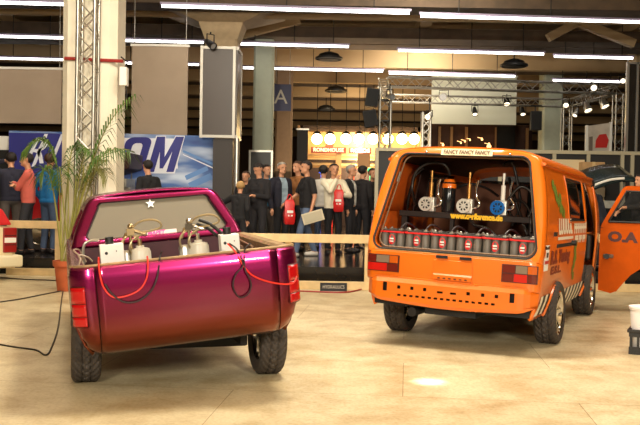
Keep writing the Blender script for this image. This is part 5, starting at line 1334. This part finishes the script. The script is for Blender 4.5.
# ============================================================ people
SKIN = M('skin', (206, 150, 116), .55); EYE = M('eye_dark', (30, 22, 18), .3); LIP = M('lip', (150, 82, 70), .5)
def cloth(n, c): return M('cloth_' + n, c, .85, bump=.10, bscale=22, var=.12, vscale=6)
JEANS = cloth('jeans', (74, 92, 122)); DKTR = cloth('dark_trousers', (34, 32, 36)); SHOE = M('shoe_dark', (34, 28, 26), .5)
def person_parts(h, pose):
    """capsule skeleton in the figure's own frame (faces -y); returns list of (p0, p1, r0, r1, region)"""
    s = h / 1.78; B = []
    def add(a, b, ra, rb, reg): B.append((Vector(a) * s, Vector(b) * s, ra * s, rb * s, reg))
    lean = pose.get('lean', 0.0)
    def tl(p):  # upper body leans forward about the hips
        p = Vector(p); z = p.z - .95
        return Vector((p.x, p.y - math.sin(lean) * z, .95 + math.cos(lean) * z)) if z > 0 else p
    # legs
    feet = pose.get('feet', ((-.11, .0), (.11, .02)))
    for sx, (fx, fy) in zip((-1, 1), feet):
        hip = Vector((sx * .085, 0, .92)); ank = Vector((fx, fy, .085)); kn = (hip + ank) / 2 + Vector((sx * .01, -.035 - .10 * max(0, fy), .02))
        add(hip, kn, .088, .062, 'legs'); add(kn, ank, .062, .044, 'legs')
        t = pose.get('toe', 0.0)
        d = Vector((math.sin(t) + sx * .12, -math.cos(t), 0)).normalized()
        add(ank + Vector((0, .02, -.035)), Vector((ank.x, ank.y, .04)) + d * .17, .047, .034, 'shoes')
        add(ank + Vector((0, .0, -.02)), Vector((ank.x, ank.y, .045)) + d * .06, .048, .044, 'shoes')
    add((-.07, .01, .93), (.07, .01, .93), .105, .105, 'legs')
    # torso
    add(tl((-.055, .0, 1.02)), tl((.055, .0, 1.02)), .108, .108, 'top'); add(tl((-.07, .0, 1.14)), tl((.07, .0, 1.14)), .105, .105, 'top')
    add(tl((-.085, .0, 1.27)), tl((.085, .0, 1.27)), .108, .108, 'top'); add(tl((-.12, .01, 1.39)), tl((.12, .01, 1.39)), .078, .078, 'top')
    for sx in (-1, 1): add(tl((sx * .062, .0, 1.0)), tl((sx * .085, .004, 1.33)), .110, .106, 'top')
    add(tl((0, .01, 1.40)), tl((0, .005, 1.47)), .085, .060, 'top')
    add(tl((0, .005, 1.46)), tl((0, -.012, 1.56)), .056, .052, 'neck')
    # arms
    for sx, key in ((-1, 'ra'), (1, 'la')):
        sh = tl((sx * .185, .01, 1.40)); hand = Vector(pose.get(key, (sx * .27, -.04, .80)))
        d = hand - sh; L = d.length; L = min(L, .53); hand = sh + d.normalized() * L
        a = .29; b2 = .255; cosv = max(-1, min(1, (a * a + L * L - b2 * b2) / (2 * a * max(L, .05))))
        bend = Vector(pose.get(key + 'b', (sx * .6, .8, -.5))); dn = d.normalized(); bend = (bend - dn * bend.dot(dn)).normalized()
        el = sh + dn * (a * cosv) + bend * (a * math.sqrt(max(0, 1 - cosv * cosv)))
        slv = 'top' if not pose.get('short') else 'arm'
        if pose.get('short'): add(sh, sh.lerp(el, .75), .062, .054, 'top'); add(sh.lerp(el, .75), el, .046, .042, 'arm')
        else: add(sh, el, .062, .050, 'top')
        add(el, hand, .046 if slv == 'top' else .040, .034 if slv == 'top' else .028, slv)
        f = (hand - el).normalized(); side = f.cross(Vector((0, 0, 1)))
        if side.length < .1: side = Vector((1, 0, 0))
        side.normalize(); up = side.cross(f)
        palm = hand + f * .05
        add(hand, palm + f * .02, .027, .034, 'hand')
        for i, (off, ln) in enumerate(((-.030, .062), (-.010, .072), (.010, .068), (.029, .052))):
            k0 = palm + f * .035 + side * off; k1 = k0 + f * ln * .55 - up * .012; k2 = k1 + f * ln * .35 - up * .028
            add(k0, k1, .0105, .0095, 'hand'); add(k1, k2, .0095, .008, 'hand')
        k0 = palm - side * .03 * sx; k1 = k0 - side * .03 * sx + f * .03; add(k0, k1, .012, .010, 'hand'); add(k1, k1 + f * .03, .010, .008, 'hand')
    # head, turned
    hy, hp = pose.get('turn', 0.0), pose.get('nod', 0.0)
    c = tl((0, -.02, 1.655)); Rh = Matrix.Rotation(hy, 3, 'Z') @ Matrix.Rotation(hp, 3, 'X')
    def H(p): return c + Rh @ Vector(p)
    add(H((0, .022, .035)), H((0, -.018, .035)), .085, .082, 'head'); add(H((0, -.03, -.02)), H((0, -.045, -.075)), .066, .046, 'head')
    add(H((-.03, -.03, -.06)), H((.03, -.03, -.06)), .042, .042, 'head'); add(H((0, -.093, .005)), H((0, -.116, -.03)), .012, .017, 'head')
    add(H((-.032, -.083, .032)), H((.032, -.083, .032)), .016, .016, 'head'); add(H((0, -.088, -.075)), H((0, -.092, -.09)), .018, .018, 'head')
    add(H((-.02, -.086, -.052)), H((.02, -.086, -.052)), .011, .011, 'head')
    for sx in (-1, 1): add(H((sx * .084, .012, .018)), H((sx * .086, .012, -.022)), .016, .011, 'head')
    ex = [H((sx * .031, -.092, .012)) * s for sx in (-1, 1)]
    return B, ex, H, s, c * s, Rh
def capsule(mb, a, b, ra, rb, n=12):
    d = b - a; L = d.length
    if L < 1e-5: d = Vector((0, 0, 1)); L = 1e-5
    prof = [(ra * math.sin(t), -ra * math.cos(t)) for t in arange(.05, PI / 2, 4)] + [(rb * math.cos(t), L + rb * math.sin(t)) for t in arange(0, PI / 2 - .05, 4)]
    o0 = len(mb.v); mb.lathe(prof, c=a, axis=d, n=n); m = len(prof)
    mb.f.append(tuple(range(o0, o0 + n))); mb.mi.append(0); mb.f.append(tuple(range(o0 + (m - 1) * n, o0 + m * n))); mb.mi.append(0)
def person(px, Y, htop, face, label, top, legs, hair, pose=None, shoes=None, z0=.28, skirt=None, skinc=None, hairlen=0.0, opencol=None, name='person', group=None):
    pose = pose or {}
    X = at(px, 190, Y).x; h = (at(px, htop, Y).z - z0)
    B, ex, H, s, hc, Rh = person_parts(h, pose)
    mb = MB()
    for a, b, ra, rb, reg in B: capsule(mb, a, b, ra, rb)
    o = mb.build('person', SKIN)
    md = o.modifiers.new('r', 'REMESH'); md.mode = 'VOXEL'; md.voxel_size = .0105; md.use_smooth_shade = True
    md = o.modifiers.new('s', 'SMOOTH'); md.factor = .6; md.iterations = 9
    bpy.context.view_layer.update()
    me = bpy.data.meshes.new_from_object(o.evaluated_get(bpy.context.evaluated_depsgraph_get()))
    old = o.data; o.modifiers.clear(); o.data = me; bpy.data.meshes.remove(old)
    nv = len(me.vertices); co = np.empty(nv * 3, 'f'); me.vertices.foreach_get('co', co); co = co.reshape(-1, 3)
    no_ = np.empty(nv * 3, 'f'); me.vertices.foreach_get('normal', no_); no_ = no_.reshape(-1, 3)
    regs = ['legs', 'shoes', 'top', 'neck', 'arm', 'hand', 'head']; best = np.full(nv, 9.0); lab = np.zeros(nv, int)
    for a, b, ra, rb, reg in B:
        a_ = np.array(a); d = np.array(b) - a_; L2_ = max(float(d @ d), 1e-9); t = np.clip(((co - a_) @ d) / L2_, 0, 1)
        dist = np.linalg.norm(co - a_ - t[:, None] * d, axis=1) - (ra + (rb - ra) * t); k_ = dist < best; best[k_] = dist[k_]; lab[k_] = regs.index(reg)
    polys = [tuple(p.vertices) for p in me.polygons]
    me.materials.clear(); me.materials.append(skinc or SKIN)
    for p in me.polygons: p.use_smooth = True
    def garment(nm, mask, off, mat, par=o):
        fs = [p for p in polys if all(mask[i] for i in p)]
        if not fs: return None
        ids = sorted({i for p in fs for i in p}); mp = {i: k_ for k_, i in enumerate(ids)}
        m2 = bpy.data.meshes.new(nm); m2.from_pydata([tuple(co[i] + no_[i] * off) for i in ids], [], [tuple(mp[i] for i in p) for p in fs])
        for p in m2.polygons: p.use_smooth = True
        m2.materials.append(mat); g = bpy.data.objects.new(nm, m2); COL.objects.link(g); g.parent = par
        return g
    R_ = regs.index
    tz = co[:, 2] / s
    hem = pose.get('hem', .90)
    topm = (lab == R_('top')) | ((lab == R_('legs')) & (tz > hem))
    if opencol:
        front = (np.abs(co[:, 0]) < .075 * s) & (no_[:, 1] < -.25) & (tz < 1.46) & (tz > hem) & topm & (np.abs(co[:, 0]) < .12 * s) & (best > -.2)
        garment('jacket', topm & ~front, .016, top); garment('shirt', (lab == R_('top')) & (np.abs(co[:, 0]) < .11 * s), .007, opencol)
    else: garment('jumper' if not pose.get('short') else 'shirt', topm, .012, top)
    garment('trousers', (lab == R_('legs')) & (tz < hem + .03), .009, legs)
    for sd_ in (-1, 1): garment('shoe', (lab == R_('shoes')) & (co[:, 0] * sd_ > 0), .006, shoes or SHOE)
    if hair:
        inv = np.array(Rh.transposed()); loc = (co - np.array(hc)) @ inv.T / s
        hm = (lab == R_('head')) & (((loc[:, 2] > .055 + .25 * np.clip(-loc[:, 1] - .02, 0, .1)) | ((loc[:, 1] > .018) & (loc[:, 2] > -.045 - hairlen)) | ((loc[:, 1] > -.02) & (loc[:, 2] > .03))) & (np.abs(loc[:, 0]) < .094))
        if hairlen: hm |= (lab == R_('neck')) & (loc[:, 1] > .03)
        garment('hair', hm, .013, hair)
    eb = MB()
    for e in ex: eb.sphere(e, .0095 * s, 10, 8)
    eb.build('eyes', EYE, o, smooth=True)
    a, b = H((-.020, -.0985, -.056)) * s, H((.020, -.0985, -.056)) * s; mb = MB(); mb.tube([a, (a + b) / 2 + Rh @ Vector((0, -.003, 0)), b], .004 * s, 6); mb.build('mouth', LIP, o, smooth=True)
    o.location = (X, Y, z0); o.rotation_euler = (0, 0, face)
    tag(o, label, 'person', group); return o, s
HB_, HD, HG, HBL = M('hair_brown', (62, 40, 26), .7), M('hair_dark', (30, 22, 18), .7), M('hair_grey', (158, 150, 140), .7), M('hair_blond', (176, 140, 88), .7)
L_, R__ = PI * -.5, PI * .5       # facing the left / right of the hall
# face 0 looks toward the camera side (-y); PI looks away
person(28, 15.6, 153, -1.35, 'person in a salmon pink sweater with arms folded, behind the fence rail', cloth('salmon', (216, 106, 92)), cloth('charcoal', (52, 52, 58)), HD, {'ra': (.14, -.20, 1.20), 'la': (-.10, -.24, 1.24), 'rab': (-1, .2, -.6), 'lab': (1, .2, -.6), 'feet': ((-.10, .05), (.10, -.10))})
person(49, 15.9, 153, 2.6, 'person in a bright blue sweater and jeans seen from behind', cloth('bright_blue', (20, 112, 176)), JEANS, HB_, {'ra': (-.16, -.24, 1.22), 'turn': .4, 'la': (.24, -.06, .95)})
person(11, 16.3, 152, -2.6, 'person in a navy jacket raising a hand to the head at the frame edge', cloth('navy', (36, 36, 54)), cloth('grey_trousers', (104, 96, 90)), HD, {'la': (.10, -.16, 1.62), 'lab': (1, -.2, -.1), 'ra': (-.18, -.22, 1.1)})
person(148, 16.05, 160, -2.3, 'person in a black jacket seen from behind beside the blue banner letters', cloth('black', (26, 25, 28)), DKTR, HD, {'nod': .2})
MIDG = 'visitors behind the fence between the vehicles'
person(240, 15.4, 181, 2.7, 'blond child in black reaching a hand to the silver corner post', cloth('black', (26, 25, 28)), DKTR, HBL, {'la': (.66, -.16, 1.36), 'lab': (.2, .3, -1), 'turn': .6, 'ra': (-.2, 0, .9)})
person(259, 16.5, 163, -.55, 'person in a dark jumper looking down beside the blond child', cloth('near_black', (30, 28, 32)), DKTR, HD, {'ra': (-.10, -.26, 1.12), 'la': (.10, -.26, 1.14), 'nod': .45, 'turn': -.3})
person(266, 18.2, 164.5, .3, 'person in a blue shirt half hidden behind the one looking down', cloth('cyan_blue', (30, 130, 176)), cloth('grey_trousers', (104, 96, 90)), HD, {'short': 1, 'turn': .5, 'ra': (-.12, -.24, 1.15)})
person(281, 17.2, 162, .75, 'grey haired person in a dark open jacket over a pale blue shirt', cloth('midnight', (30, 30, 44)), cloth('black', (26, 25, 28)), HG, {'turn': -.2}, opencol=cloth('pale_blue', (156, 176, 190)))
person(298, 17.8, 161, -.8, 'person in a brown patterned shirt behind the one with the clipboard', cloth('brown', (150, 98, 52)), DKTR, HB_, {})
o10, s10 = person(307, 16.2, 161, -1.15, 'person in a black t-shirt and jeans carrying a clipboard and a red bag', cloth('black', (26, 25, 28)), cloth('jeans_light', (92, 110, 140)), HD, {'short': 1, 'ra': (-.42, -.26, .98), 'la': (.26, -.02, .86), 'feet': ((-.10, .22), (.12, -.26)), 'rab': (-.3, .5, -1)}, shoes=M('shoe_white', (214, 208, 198), .6))
person(323, 18.2, 165, 2.9, 'person in a white shirt and jeans seen from behind', cloth('white', (226, 222, 212)), JEANS, HD, {'ra': (-.16, -.22, 1.1)})
o12, s12 = person(333.5, 17.0, 163.5, .25, 'person in a cream sweater with a hand at the chin and a red bag', cloth('cream', (236, 226, 200)), cloth('black', (26, 25, 28)), HD, {'ra': (.0, -.20, 1.46), 'rab': (-.6, -.1, -1), 'la': (.08, -.24, 1.16), 'lab': (1, .2, -.6)})
person(350, 17.6, 164.5, 1.2, 'grey haired person in a dark suit next to the cream sweater', cloth('suit', (28, 26, 30)), DKTR, HG, {}, opencol=cloth('white', (226, 222, 212)))
person(362, 18.2, 165.5, 2.4, 'person in a dark coat behind the dark suit', cloth('coat', (34, 30, 32)), DKTR, HD, {'la': (.12, -.2, 1.2)})
person(372, 19.0, 168, .4, 'person in dark clothes farthest along, at the display wall end', cloth('dark_olive', (36, 34, 28)), DKTR, HB_, {'ra': (.02, -.22, 1.15)})
person(246, 17.6, 171, -.3, 'person in black standing behind the blond child', cloth('black', (26, 25, 28)), DKTR, HB_, {})
person(601, 14.3, 177, -2.4, 'person in dark blue leaning over the dark car behind the orange door', cloth('ink_blue', (30, 36, 50)), DKTR, HD, {'lean': .35, 'la': (.15, -.45, 1.0), 'ra': (-.15, -.45, 1.0)})
person(641, 14.35, 174, -1.2, 'person in black reaching forward at the frame edge behind the door window', cloth('black', (26, 25, 28)), cloth('stone_trousers', (120, 116, 104)), HD, {'la': (.12, -.42, 1.16), 'ra': (-.12, -.40, 1.08)})
# what they hold
def bag(pt, wd, h, rz, lab):
    o = empty('carrier_bag', pt, rz, lab, 'bag', 'red carrier bags'); d_ = .06
    rows = [[(x * k_, y * k2, z) for x, y in ((-wd / 2, -d_), (0, -d_ * 1.5), (wd / 2, -d_), (wd / 2, d_), (0, d_ * 1.5), (-wd / 2, d_))] for k_, k2, z in ((.82, .8, -h), (.98, 1.0, -h * .93), (1.08, 1.25, -h * .62), (.90, .9, -h * .38), (1.0, .7, -h * .16), (.72, .35, -.01))]
    b = MB(); b.grid(rows, closed=True); b.add(rows[0], [(0, 1, 2, 3, 4, 5)]); b.build('sack', M('bag_red', (206, 30, 28), .35, var=.15), o, smooth=True)
    b = MB(); b.tube(spline([(-wd * .25, 0, -.03), (-wd * .12, 0, .07), (wd * .12, 0, .07), (wd * .25, 0, -.03)], 4), .012, 6); b.build('handle', MATS['bag_red'], o, smooth=True)
    b = MB(); b.bb((-wd * .3, -d_ * 1.75, -h * .55), (wd * .3, -d_ * 1.72, -h * .45)); b.bb((-wd * .2, -d_ * 1.75, -h * .68), (wd * .25, -d_ * 1.72, -h * .62)); b.build('print', WHITE, o)
p = at(289.5, 199, 15.95); bag((p.x, 15.95, p.z), .19, .47, .2, 'red carrier bag held out by the person in the black t-shirt')
p = at(339, 189, 16.6); bag((p.x, 16.6, p.z), .19, .44, -.1, 'red carrier bag hanging from the arm of the cream sweater')
c = at(313, 217, 15.85)
o = empty('clipboard', (c.x, 15.85, c.z), 0, 'pale folder carried under the hand of the person in jeans', 'folder')
b = MB(); b.box((0, 0, 0), (.40, .03, .21), (0, -.30, 0)); b.build('board', M('folder_pale', (206, 196, 168), .6), o, bevel=.008); b = MB(); b.box((.0, -.017, .0), (.34, .004, .16), (0, -.30, 0)); b.build('sheet', M('folder_sheet', (186, 178, 152), .6), o)
